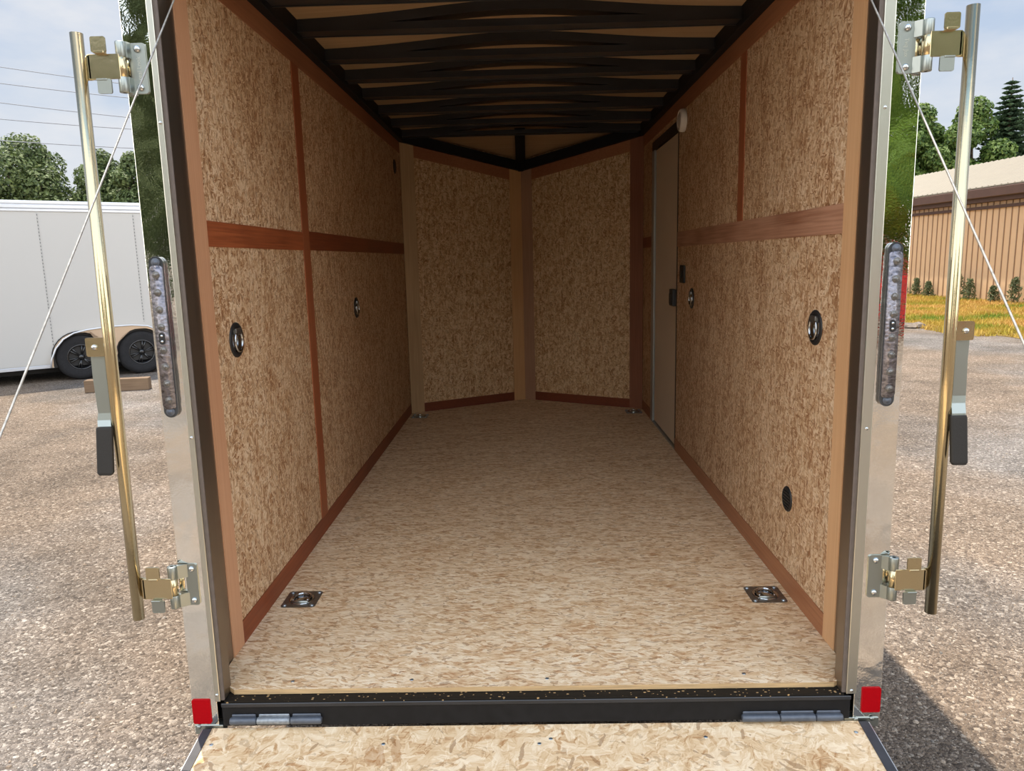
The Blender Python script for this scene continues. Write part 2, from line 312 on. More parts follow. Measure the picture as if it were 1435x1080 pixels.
M['barn_brown'] = simple('barn_brown', srgb(78, 54, 44), .6, noise=.1, nscale=4)
M['concrete'] = simple('concrete_chunk', srgb(120, 108, 96), .9, noise=.3, nscale=12, bump=.4)
M['car_red'] = simple('car_red', srgb(190, 22, 26), .25, coat=1)
M['car_glass'] = simple('car_glass', (.02, .025, .03, 1), .08, coat=.5)
M['wire'] = simple('overhead_wire', srgb(120, 124, 132), .6)
M['skin'] = simple('aluminium_skin', srgb(200, 200, 200), .4)

# ------------------------------------------------------------------ mesh helpers
def finish(name, bm, mat, parent=None, loc=None, smooth=False, world_shift=True, kind=None):
    """loc: object origin in world (or in parent space if parent given); vertices are given in world / parent space"""
    me = D.meshes.new(name)
    bmesh.ops.recalc_face_normals(bm, faces=bm.faces)
    if loc is not None and world_shift:
        bmesh.ops.translate(bm, verts=bm.verts, vec=-V(loc))
    bm.to_mesh(me); bm.free()
    o = D.objects.new(name, me); COL.objects.link(o)
    for mm in (mat if isinstance(mat, (list, tuple)) else [mat]): me.materials.append(mm)
    if smooth:
        for f in me.polygons: f.use_smooth = True
    if loc is not None: o.location = loc
    if parent: o.parent = parent
    if kind: o['kind'] = kind
    return o
def struct(name, bm, mat, **k): return finish(name, bm, mat, kind='structure', **k)
def thing(name, label, cat, loc=(0, 0, 0), rot=(0, 0, 0), group=None):
    o = D.objects.new(name, None); COL.objects.link(o); o.location = loc; o.rotation_euler = rot; o.empty_display_size = .05
    return tag(o, label, cat, group)
def tag(o, label, cat, group=None):
    o['label'] = label; o['category'] = cat
    if group: o['group'] = group
    return o
def box(bm, a, b, bev=0., mi=0, segs=1):
    x0, y0, z0 = [min(p, q) for p, q in zip(a, b)]; x1, y1, z1 = [max(p, q) for p, q in zip(a, b)]
    vs = [bm.verts.new(p) for p in ((x0, y0, z0), (x1, y0, z0), (x1, y1, z0), (x0, y1, z0), (x0, y0, z1), (x1, y0, z1), (x1, y1, z1), (x0, y1, z1))]
    fs = [bm.faces.new([vs[i] for i in f]) for f in ((0, 3, 2, 1), (4, 5, 6, 7), (0, 1, 5, 4), (1, 2, 6, 5), (2, 3, 7, 6), (3, 0, 4, 7))]
    for f in fs: f.material_index = mi
    if bev:
        es = list({e for f in fs for e in f.edges})
        bmesh.ops.bevel(bm, geom=es, offset=bev, segments=segs, profile=.6, affect='EDGES')
def prism(bm, pts, off, mi=0):
    """polygon pts extruded by vector off"""
    n = len(pts); a = [bm.verts.new(p) for p in pts]; b = [bm.verts.new(V(p)+V(off)) for p in pts]
    fs = [bm.faces.new(a), bm.faces.new(b[::-1])]
    for i in range(n): fs.append(bm.faces.new((a[i], b[i], b[(i+1) % n], a[(i+1) % n])))
    for f in fs: f.material_index = mi
def frame_of(d):
    d = V(d).normalized(); u = d.orthogonal().normalized(); return d, u, d.cross(u)
def tube(bm, pts, r, seg=12, cap=True, mi=0):
    pts = [V(p) for p in pts]; rr = r if isinstance(r, (list, tuple)) else [r]*len(pts)
    rings = []; u = None
    for i, p in enumerate(pts):
        d = (pts[min(i+1, len(pts)-1)]-pts[max(i-1, 0)]).normalized()
        if u is None: u = d.orthogonal().normalized()
        u = (u-d*u.dot(d)).normalized(); w = d.cross(u)
        rings.append([bm.verts.new(p+(u*math.cos(2*math.pi*k/seg)+w*math.sin(2*math.pi*k/seg))*rr[i]) for k in range(seg)])
    for a, b in zip(rings, rings[1:]):
        for k in range(seg):
            f = bm.faces.new((a[k], a[(k+1) % seg], b[(k+1) % seg], b[k])); f.material_index = mi; f.smooth = True
    if cap:
        for q in (rings[0][::-1], rings[-1]): bm.faces.new(q).material_index = mi
def lathe(bm, prof, org, axis, seg=32, sx=1., sy=1., mi=0):
    """profile list of (radius, height along axis)"""
    d, u, w = frame_of(axis); org = V(org); rings = []
    for r, h in prof:
        if r < 1e-6: rings.append([bm.verts.new(org+d*h)])
        else: rings.append([bm.verts.new(org+d*h+(u*math.cos(2*math.pi*k/seg)*sx+w*math.sin(2*math.pi*k/seg)*sy)*r) for k in range(seg)])
    for a, b in zip(rings, rings[1:]):
        for k in range(seg):
            k2 = (k+1) % seg
            if len(a) == 1 and len(b) == 1: continue
            if len(a) == 1: f = bm.faces.new((a[0], b[k], b[k2]))
            elif len(b) == 1: f = bm.faces.new((a[k], a[k2], b[0]))
            else: f = bm.faces.new((a[k], a[k2], b[k2], b[k]))
            f.smooth = True; f.material_index = mi
def plate(bm, cx, cz, w, h, y0, y1, r, seg=5, taper=0):
    """rounded rectangle in XZ, thickness y0..y1"""
    pts = []
    for sx, sz, a0 in ((1, 1, 0), (-1, 1, 90), (-1, -1, 180), (1, -1, 270)):
        for k in range(seg+1):
            a = math.radians(a0+90*k/seg); pts.append((cx+sx*(w/2-r)+r*math.cos(a), y0, cz+sz*(h/2-r)+r*math.sin(a)))
    prism(bm, pts, (0, y1-y0, 0))
def nb(): return bmesh.new()

WX = 2.04; YC = 4.313; XA, YA = 1.012, 4.898; G = -.5

# ------------------------------------------------------------------ ground
bm = nb()
box(bm, (-90, -60, G-.3), (120, 130, G))
struct('ground', bm, M['gravel'])

# ------------------------------------------------------------------ trailer shell: floor
bm = nb()
fl = [(.077, .03, 0), (1.964, .03, 0), (2.008, .062, 0), (2.034, .12, 0), (WX, .24, 0), (WX, YC, 0), (XA, YA, 0), (0, YC, 0), (0, .24, 0), (.008, .12, 0), (.032, .068, 0)]
prism(bm, fl, (0, 0, -.016))
for f in bm.faces:
    if abs(f.calc_center_median().z+.008) < .004: f.material_index = 1
floor = struct('floor', bm, [M['osb_floor'], M['osb_edge']])
for (x, y) in ((.25, .075), (.635, .075), (1.07, .072), (1.70, .085)):
    bm = nb(); lathe(bm, [(0, .0012), (.004, .001), (.0065, .0002), (.0065, -.002)], (x, y, 0), (0, 0, 1), 12)
    finish('screw_head', bm, M['screw'], parent=floor, smooth=True)
# sub floor / chassis under the boards
bm = nb(); box(bm, (-.04, .06, -.12), (WX+.04, YC, -.017)); prism(bm, [(0, YC, -.12), (WX, YC, -.12), (XA, YA, -.12)], (0, 0, .1))
struct('trim_chassis', bm, M['black_steel'])
# threshold
t = thing('rear_sill', 'black steel sill with wood dust along the rear edge of the board floor', 'sill', (1.02, 0, -.06))
bm = nb(); box(bm, (.058, -.0035, -.028), (1.982, .12, -.018)); finish('sill_ledge', bm, M['black_speck'], parent=t, loc=(0, 0, 0)).location = (-1.02, 0, .06)
bm = nb(); box(bm, (.047, -.004, -.104), (2.003, .06, -.0285), .003); finish('sill_beam', bm, M['black_steel'], parent=t).location = (-1.02, 0, .06)
bm = nb(); box(bm, (.047, -.008, -.038), (2.003, -.0035, -.024), .002); finish('sill_lip', bm, M['bow_steel'], parent=t).location = (-1.02, 0, .06)

# hinge barrels of the ramp
def ramp_hinge(name_label, xs, mats, z):
    t = thing('ramp_hinge', name_label, 'hinge', (xs[0], -.012, z))
    for (a, b), mt in zip(zip(xs, xs[1:]), mats):
        bm = nb(); lathe(bm, [(0, 0), (.009, 0), (.0115, .003), (.0115, b-a-.006), (.009, b-a-.002), (0, b-a-.002)], (a, -.014, z), (1, 0, 0), 16)
        box(bm, (a+.004, -.010, z), (b-.006, -.004, z+.018), .002)
        finish('hinge_barrel', bm, mt, parent=t).location = (-xs[0], .012, -z)
    return t
ramp_hinge('bare grey weld-on ramp hinge at the left end of the black sill', (.075, .160, .266, .365), (M['hinge_grey'], M['hinge_bare'], M['hinge_grey']), -.079)
ramp_hinge('dark grey weld-on ramp hinge at the right end of the black sill', (1.668, 1.785, 1.895, 1.978), (M['hinge_grey'], M['hinge_grey'], M['hinge_grey']), -.090)

# ------------------------------------------------------------------ walls
ZT, ZS = 2.307, 2.218
def wx(x0, x1, yz):  # box helper
    pass
bm = nb(); box(bm, (-.018, .225, -.02), (0, YC+.0, ZT+.12))
box(bm, (-.042, .06, -.12), (-.019, YC+.02, 2.52), mi=1)
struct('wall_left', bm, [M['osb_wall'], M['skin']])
bm = nb()
DY0, DY1, DZ = 2.878, 3.872, 2.183
for a, b in (((.225, -.02), (DY0, ZT+.12)), ((DY1, -.02), (YC, ZT+.12)), ((DY0, DZ), (DY1, ZT+.12))):
    box(bm, (WX, a[0], a[1]), (WX+.018, b[0], b[1]))
box(bm, (WX+.032, .06, -.12), (WX+.052, YC+.02, 2.52), mi=1)
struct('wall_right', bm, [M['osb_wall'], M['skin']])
CL, CR, AP = V((0, YC, 0)), V((WX, YC, 0)), V((XA, YA, 0))
def nz_top(side, t):   # height of the underside of the black nose rail
    return ZT+(2.1095-ZT)*t
def npt(side, t, z, off=0.):
    A = CL if side == 'l' else CR
    p = A.lerp(AP, t); d = (AP-A).normalized(); n = V((d.y, -d.x, 0)) if side == 'l' else V((-d.y, d.x, 0))
    return V((p.x, p.y, z))+n*off
for side, nm in (('l', 'wall_front_left'), ('r', 'wall_front_right')):
    bm = nb()
    prism(bm, [npt(side, 0, -.02), npt(side, 1, -.02), npt(side, 1, 2.4), npt(side, 0, 2.45)], npt(side, 0, 0, -.03)-npt(side, 0, 0))
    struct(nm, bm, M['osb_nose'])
# jamb liners
for x0, x1, nm in ((-.012, .0, 'trim_jamb_left'), (WX, WX+.012, 'trim_jamb_right')):
    bm = nb(); box(bm, (x0, .056, -.02), (x1, .225, 2.5)); struct(nm, bm, M['jamb'])

ti = [0]
def trim(bm, mat):
    ti[0] += 1; return struct('trim_%d' % ti[0], bm, mat)
T = .0035
def wtrim(side, y0, y1, z0, z1, mat, th=T):
    bm = nb()
    if side == 'l': box(bm, (0, y0, z0), (th, y1, z1))
    else: box(bm, (WX-th, y0, z0), (WX, y1, z1))
    return trim(bm, mat)
wtrim('l', .225, .318, 0, 2.36, M['trim_pink'])
wtrim('r', .218, .308, 0, 2.36, M['trim_tan'])
wtrim('l', .318, YC, ZS, ZT, M['lauan_top']); wtrim('r', .308, YC, ZS, ZT, M['lauan_top'])
wtrim('l', 1.373, 1.476, .084, ZS, M['lauan_v'], .0042); wtrim('r', 1.416, 1.502, 1.474, ZS, M['lauan_v'])
wtrim('l', .318, 1.373, 1.388, 1.471, M['lauan_h']); wtrim('l', 1.476, YC, 1.390, 1.478, M['lauan_base'])
wtrim('r', .308, DY0, 1.380, 1.474, M['lauan_rose']); wtrim('r', DY1, YC, 1.392, 1.476, M['lauan_base'])
for nm, a, b, x0, x1 in (('baseboard_left', .318, YC, 0, T), ('baseboard_right', .308, DY0, WX-T, WX), ('baseboard_right_far', DY1, YC, WX-T, WX)):
    bm = nb(); box(bm, (x0, a, 0), (x1, b, .085)); struct(nm, bm, M['lauan_base'] if 'left' in nm else M['lauan_top'])
def ntrim(side, t0, t1, zf0, zf1, mat, th=.004):
    bm = nb(); o = npt(side, 0, 0, th)-npt(side, 0, 0)
    prism(bm, [npt(side, t0, zf0(t0)), npt(side, t1, zf0(t1)), npt(side, t1, zf1(t1)), npt(side, t0, zf1(t0))], o); return trim(bm, mat)
z0f = lambda t: 0.; z1f = lambda t: .08; top = lambda t: nz_top('l', t); tlo = lambda t: nz_top('l', t)-.095
ntrim('l', .0, .105, z0f, top, M['ply_pale'], .012); ntrim('l', .895, 1.0, z0f, top, M['ply_orange'], .006)
ntrim('r', .0, .10, z0f, top, M['lauan_nose_v'], .006); ntrim('r', .905, 1.0, z0f, top, M['ply_rose'], .006)
ntrim('l', .105, .895, tlo, top, M['lauan_nose']); ntrim('r', .10, .905, tlo, top, M['lauan_nose'])
ntrim('l', .105, .895, z0f, z1f, M['lauan_nose_dark']); ntrim('r', .10, .905, z0f, z1f, M['lauan_nose_dark'])

# ------------------------------------------------------------------ ceiling
def bell(x, hw=.60):
    return .056*math.exp(-((x-1.02)/.56)**2)
def archz(x): return 2.344+.004*(1-((x-1.02)/1.02)**2)+bell(x)
NX = 48
XS = [.04+(WX-.08)*i/NX for i in range(NX+1)]
def ribbon(bm, zb, zt, y0, y1):
    rows = [[bm.verts.new((x, y, z)) for (y, z) in ((y0, zb(x)), (y1, zb(x)), (y1, zt(x)), (y0, zt(x)))] for x in XS]
    for a, b in zip(rows, rows[1:]):
        for k in range(4):
            f = bm.faces.new((a[k], a[(k+1) % 4], b[(k+1) % 4], b[k])); f.smooth = False
    bm.faces.new(rows[0]); bm.faces.new(rows[-1][::-1])
bm = nb()
ribbon(bm, lambda x: archz(x)+.041, lambda x: archz(x)+.06, .0, YC+.05)
prism(bm, [(0, YC, 2.40), (WX, YC, 2.40), (XA, YA+.03, 2.205)], (0, 0, .02))
prism(bm, [(-.04, 0, 2.505), (WX+.05, 0, 2.505), (WX+.05, YC, 2.505), (XA, YA+.1, 2.505), (-.04, YC, 2.505)], (0, 0, .02), 1)
struct('ceiling', bm, [M['ceiling'], M['skin']])
for x0, x1, nm in ((-.018, .045, 'trim_rail_left'), (WX-.045, WX+.018, 'trim_rail_right')):
    bm = nb(); box(bm, (x0, .06, ZT), (x1, YC, 2.44), .003); struct(nm, bm, M['black_steel'])
# header above the opening
bm = nb(); box(bm, (-.047, 0, 2.34), (WX+.055, .10, 2.53), .004); struct('trim_header', bm, M['black_steel'])
yf = [.60, 1.036, 1.452, 1.920, 2.340, 2.790, 3.300, 3.790, 4.291]
names = ['just past the opening', 'first fully seen from the opening', 'second fully seen from the opening', 'third from the opening', 'fourth from the opening', 'fifth from the opening',
         'sixth from the opening', 'last but one before the nose', 'at the start of the V nose, deepest of the row']
for y1, nm in zip(yf, names):
    t = thing('roof_bow', 'black arched roof bow, '+nm, 'roof beam', (1.02, y1-.045, 2.33), group='black steel roof bows')
    bm = nb(); ribbon(bm, lambda x: 2.336, lambda x: 2.366, y1-.09, y1-.002); ribbon(bm, lambda x: 2.333, lambda x: 2.3365, y1-.096, y1-.083); ribbon(bm, lambda x: 2.333, lambda x: 2.3365, y1-.010, y1+.0)
    finish('bottom_chord', bm, M['bow_steel'], parent=t).location = (-1.02, -(y1-.045), -2.33)
    bm = nb(); ribbon(bm, lambda x: archz(x), lambda x: archz(x)+.0405, y1-.088, y1-.003)
    finish('arched_chord', bm, M['bow_steel'], parent=t).location = (-1.02, -(y1-.045), -2.33)
# nose rail
t = thing('nose_rail', 'black steel rail following the top of the two V nose walls', 'rail', (XA, YA, 2.11))
for side in 'lr':
    bm = nb(); o = npt(side, 0, 0, .05)-npt(side, 0, 0)
    prism(bm, [npt(side, .0, ZT), npt(side, 1, 2.1095), npt(side, 1, 2.19), npt(side, .0, ZT+.085)], o)
    finish('side_rail', bm, M['black_steel'], parent=t).location = (-XA, -YA, -2.11)
bm = nb(); prism(bm, [(XA-.043, YC-.02, 2.362), (XA+.043, YC-.02, 2.362), (XA+.043, YA-.02, 2.168), (XA-.043, YA-.02, 2.168)], (0, 0, .03))
finish('centre_bar', bm, M['black_steel'], parent=t).location = (-XA, -YA, -2.11)

# ------------------------------------------------------------------ side door
d = D.objects.new('door_1', None); COL.objects.link(d); d.location = (WX, 2.9, 0); d['kind'] = 'structure'
def dpart(n, bm, m): o = finish(n, bm, m, parent=d); o.location = (-WX, -2.9, 0); return o
bm = nb(); box(bm, (WX+.006, 2.900, .022), (WX+.030, 3.745, 2.112), .003); panel = dpart('door_panel', bm, M['door_skin'])
bm = nb(); box(bm, (WX-.004, DY0, 2.118), (WX+.02, DY1, DZ)); dpart('door_head', bm, M['dark_frame'])
bm = nb(); box(bm, (WX-.006, 3.775, 0), (WX+.02, DY1, 2.118), .002); dpart('door_frame', bm, M['alu_frame'])
bm = nb(); box(bm, (WX-.004, DY0, 0), (WX+.004, 2.896, 2.118)); dpart('door_frame', bm, M['dark_frame'])
bm = nb(); box(bm, (WX-.004, DY0, 0), (WX+.02, 3.775, .012)); dpart('door_sill', bm, M['alu_frame'])
bm = nb(); box(bm, (WX+.019, DY0, .0), (WX+.031, 3.79, 2.17)); dpart('door_gasket', bm, M['black_plastic'])
bm = nb(); box(bm, (WX-.022, 2.925, .985), (WX+.008, 3.045, 1.098), .006, segs=2); box(bm, (WX-.028, 2.95, 1.0), (WX-.02, 3.02, 1.07), .003); dpart('door_latch', bm, M['black_plastic'])
# black switch plate
t = thing('switch_plate', 'small black switch plate on the right wall just above the far tie-down', 'switch', (WX, 2.69, 1.205))
bm = nb(); box(bm, (-.014, -.065, -.056), (0, .065, .056), .010, segs=2); finish('cover', bm, M['black_plastic'], parent=t)
bm = nb(); box(bm, (-.020, -.016, -.024), (-.012, .016, .024), .003); finish('rocker', bm, M['black_plastic'], parent=t)
# dome light
t = thing('dome_light', 'round white dome light on the right wall at the top corner of the side door', 'light', (WX-T, 2.70, 2.145))
bm = nb(); lathe(bm, [(.068, 0), (.070, .012), (.066, .030), (.058, .038), (.052, .036), (.051, .030)], (0, 0, 0), (-1, 0, 0), 36); finish('bezel', bm, M['white_plastic'], parent=t, smooth=True)
bm = nb(); lathe(bm, [(.052, .031), (.045, .036), (.03, .041), (0, .043)], (0, 0, 0), (-1, 0, 0), 36); finish('lamp_lens', bm, simple('lamp_lens', srgb(176, 168, 160), .3), parent=t, smooth=True)

# round vents
def vent(loc, sgn, label, r):
    t = thing('wall_vent', label, 'vent', loc)
    a = (sgn, 0, 0)
    bm = nb(); lathe(bm, [(r, 0), (r, .003), (r*.94, .006), (r*.86, .006), (r*.84, .002), (0, .002)], (0, 0, 0), a, 32); finish('flange', bm, M['black_plastic'], parent=t, smooth=False)
    bm = nb()
    for k in range(-3, 4):
        z = k*r*.24; w = math.sqrt(max(0, (r*.83)**2-z*z))
        box(bm, (sgn*.0015, -w, z-.0035), (sgn*.006, w, z+.0035))
    finish('louvre', bm, M['black_plastic'], parent=t)
vent((WX, .703, .371), -1, 'round black louvred vent low on the right wall near the floor', .050)
vent((0, 4.035, 2.080), 1, 'round black vent high on the left wall in the far corner', .056)

# round wall tie-downs
def wall_ring(loc, sgn, label):
    t = thing('wall_tie_down', label, 'tie-down', loc, group=None)
    ax = (sgn, 0, 0); R = .062
    bm = nb(); lathe(bm, [(R, 0), (R, .003), (R*.95, .0055), (R*.74, .0055), (R*.70, .003), (R*.70, -.001)], (0, 0, 0), ax, 36)
    finish('flange', bm, M['black_plastic'], parent=t, smooth=True)
    bm = nb(); lathe(bm, [(R*.72, .0042), (R*.6, .001), (R*.45, .0008), (0, .0008)], (0, 0, 0), ax, 36); finish('cup', bm, M['chrome'], parent=t, smooth=True)
    bm = nb(); pts = [(sgn*.010, math.sin(a)*.033, -.004-math.cos(a)*.036) for a in [math.radians(-150+300*i/20) for i in range(21)]]
    tube(bm, pts, .0042, 10); finish('ring', bm, M['chrome'], parent=t)
    bm = nb(); box(bm, (sgn*.001, -.024, .017), (sgn*.014, .024, .042), .005, segs=2); finish('bracket', bm, M['dark_plate'], parent=t)
wall_ring((0, .487, 1.066), 1, 'round recessed tie-down ring on the left wall nearest the opening')
wall_ring((0, 2.395, 1.057), 1, 'round recessed tie-down ring on the left wall beyond the upright strip')
wall_ring((WX, .500, 1.063), -1, 'round recessed tie-down ring on the right wall nearest the opening')
wall_ring((WX, 2.441, 1.064), -1, 'round recessed tie-down ring on the right wall beside the side door')

# square floor tie-downs
def floor_ring(loc, label):
    t = thing('floor_tie_down', label, 'tie-down', loc)
    bm = nb(); prism(bm, [(sx*(.068-.014)+.014*math.cos(a), sy*(.070-.014)+.014*math.sin(a), 0) for sx, sy, a0 in ((1, 1, 0), (-1, 1, 90), (-1, -1, 180), (1, -1, 270)) for a in [math.radians(a0+18*k) for k in range(6)]], (0, 0, .0025))
    finish('plate', bm, M['dark_plate'], parent=t)
    bm = nb(); lathe(bm, [(.050, .0024), (.050, .0050), (.046, .0052), (.040, .0042), (.020, .0034), (.018, .0040), (.012, .0060), (0, .0066)], (0, 0, 0), (0, 0, 1), 36); finish('dish', bm, M['chrome'], parent=t, smooth=True)
    bm = nb(); pts = [(math.sin(a)*.034, .004+math.cos(a)*.034, .010) for a in [math.radians(-120+240*i/20) for i in range(21)]]
    pts = pts+[(-.030, -.030, .010)][:0]
    tube(bm, [(-.028, -.030, .008)]+pts+[(.028, -.030, .008)], .0042, 10); finish('ring', bm, M['chrome'], parent=t)
    bm = nb(); tube(bm, [(-.034, -.034, .007), (.034, -.034, .007)], .0065, 12); finish('clip', bm, M['galv'], parent=t)
    for sx in (-1, 1):
        for sy in (-1, 1):
            bm = nb(); lathe(bm, [(.0085, .002), (.0085, .005), (.006, .0075), (0, .008)], (sx*.054, sy*.056, 0), (0, 0, 1), 12); finish('bolt', bm, M['screw'], parent=t, smooth=True)
floor_ring((.107, .662, 0), 'square recessed floor tie-down at the left wall near the rear opening')
floor_ring((1.945, .643, 0), 'square recessed floor tie-down at the right wall near the rear opening')
floor_ring((.097, 4.172, 0), 'square floor tie-down in the far left corner by the V nose')
floor_ring((1.945, 4.192, 0), 'square floor tie-down in the far right corner past the side door')

# ------------------------------------------------------------------ rear posts
def post(side):
    s = 1 if side == 'l' else -1
    X = lambda x: x if side == 'l' else WX+.049-(x+.0)+.0 if False else (x if side == 'l' else None)
    if side == 'l': xo, xs0, xs1, xi = -.047, .028, .046, .057
    else: xo, xs0, xs1, xi = 2.096, 2.018, 1.987, 1.976
    nm = 'left' if side == 'l' else 'right'
    t = thing('rear_post', 'polished stainless rear post framing the %s side of the opening' % nm, 'post', ((xo+xi)/2, 0, -.12))
    off = (-(xo+xi)/2, 0, .12)
    def P(n, bm, m, **k): o = finish(n, bm, m, parent=t, **k); o.location = off; return o
    bm = nb(); box(bm, (xo, 0, -.125), (xs0+s*.004, .055, 2.53), .0014, segs=2); P('face_plate', bm, M['mirror'])
    bm = nb(); box(bm, (xo+s*.004, -.0035, -.13), (xs1, .03, -.10+.0), .001); P('foot_plate', bm, M['galv'])
    bm = nb(); box(bm, (xs0, -.006, -.018), (xs1, .05, 2.53), .0022, segs=2); P('cover_strip', bm, M['strip_alu'])
    bm = nb(); box(bm, (xs1-s*.002, .000, -.018), (xi, .007, 2.53), .002); P('seal', bm, M['seal'])
    bm = nb(); box(bm, (xs1-s*.002, .0075, -.018), (xi-s*.001, .058, 2.53)); P('inner_return', bm, M['jamb'])
    xr = (xs0+xs1)/2
    for z in (.005, .83, 1.715, 2.3):
        zz = z if side == 'l' else z-.012
        bm = nb(); lathe(bm, [(.0052, 0), (.005, .0015), (.003, .003), (0, .0036)], (xr, -.006, zz), (0, -1, 0), 12); P('rivet', bm, M['chrome'], smooth=True)
    for x, z in (((-.031, -.105),) if side == 'l' else ((2.071, -.103), (2.022, -.105))):
        bm = nb(); lathe(bm, [(.007, 0), (.007, .003), (.004, .005), (0, .0055)], (x, -.0035, z), (0, -1, 0), 12); P('bolt', bm, M['galv'], smooth=True)
    # reflector (stuck on)
    r = thing('reflector', 'red rectangular reflector at the foot of the %s rear post' % nm, 'reflector', ((xo+(.062 if side == 'l' else -.060)/2), 0, -.05), group=None)
    bm = nb(); plate(bm, 0, 0, .057, .082, -.0045, -.0001, .005)
    if side == 'r': r.location = (2.066, 0, -.041)
    else: r.location = (-.0175, 0, -.053)
    o = finish('reflector_face', bm, M['reflector'], parent=r)
    return t
post('l'); post('r')

# tail lights
def tail_light(x, z0, z1, lab, lean):
    zc = (z0+z1)/2; h = z1-z0; w = .041
    t = thing('tail_light', lab, 'light', (x, -.001, zc))
    bm = nb(); plate(bm, 0, 0, w, h, -.011, 0, w/2-.0005, 10); finish('housing', bm, M['smoke_housing'], parent=t)
    bm = nb(); plate(bm, 0, 0, w-.004, h-.052, -.018, -.010, .010, 5)
    bmesh.ops.bevel(bm, geom=[e for e in bm.edges if all(abs(v.co.y+.018) < 1e-5 for v in e.verts)], offset=.004, segments=3, affect='EDGES')
    finish('lens', bm, M['lens'], parent=t, smooth=True)
    n = 8; zs = [(h/2-.052)-i*((h-.104)/7.35) for i in range(4)]+[-(h/2-.052)+i*((h-.104)/7.35) for i in range(4)][::-1]
    for z in zs:
        bm = nb(); lathe(bm, [(.0105, .0165), (.0105, .0205), (.008, .0185), (.006, .021), (0, .0225)], (.001, 0, z), (0, -1, 0), 18); finish('led', bm, M['led'], parent=t, smooth=True)
    bm = nb(); plate(bm, 0, 0, .017, .034, -.0205, -.017, .008, 6); finish('centre_port', bm, M['black_plastic'], parent=t)
    for z in (.008, -.008):
        bm = nb(); lathe(bm, [(.0042, .0195), (.003, .0225), (0, .023)], (0, 0, z), (0, -1, 0), 10); finish('port_lens', bm, M['chrome'], parent=t, smooth=True)
    for z in (h/2-.0175, -h/2+.0175):
        bm = nb(); lathe(bm, [(.0125, .0105), (.0125, .014), (.010, .0155), (.006, .0148), (.0055, .017), (0, .0172)], (0, 0, z), (0, -1, 0), 18); finish('screw', bm, M['hinge_grey'], parent=t, smooth=True)
tail_light(-.0125, .893, 1.356, 'slim clear LED light bar on the left rear post', 0)
tail_light(2.052, .884, 1.346, 'slim clear LED light bar on the right rear post', 0)

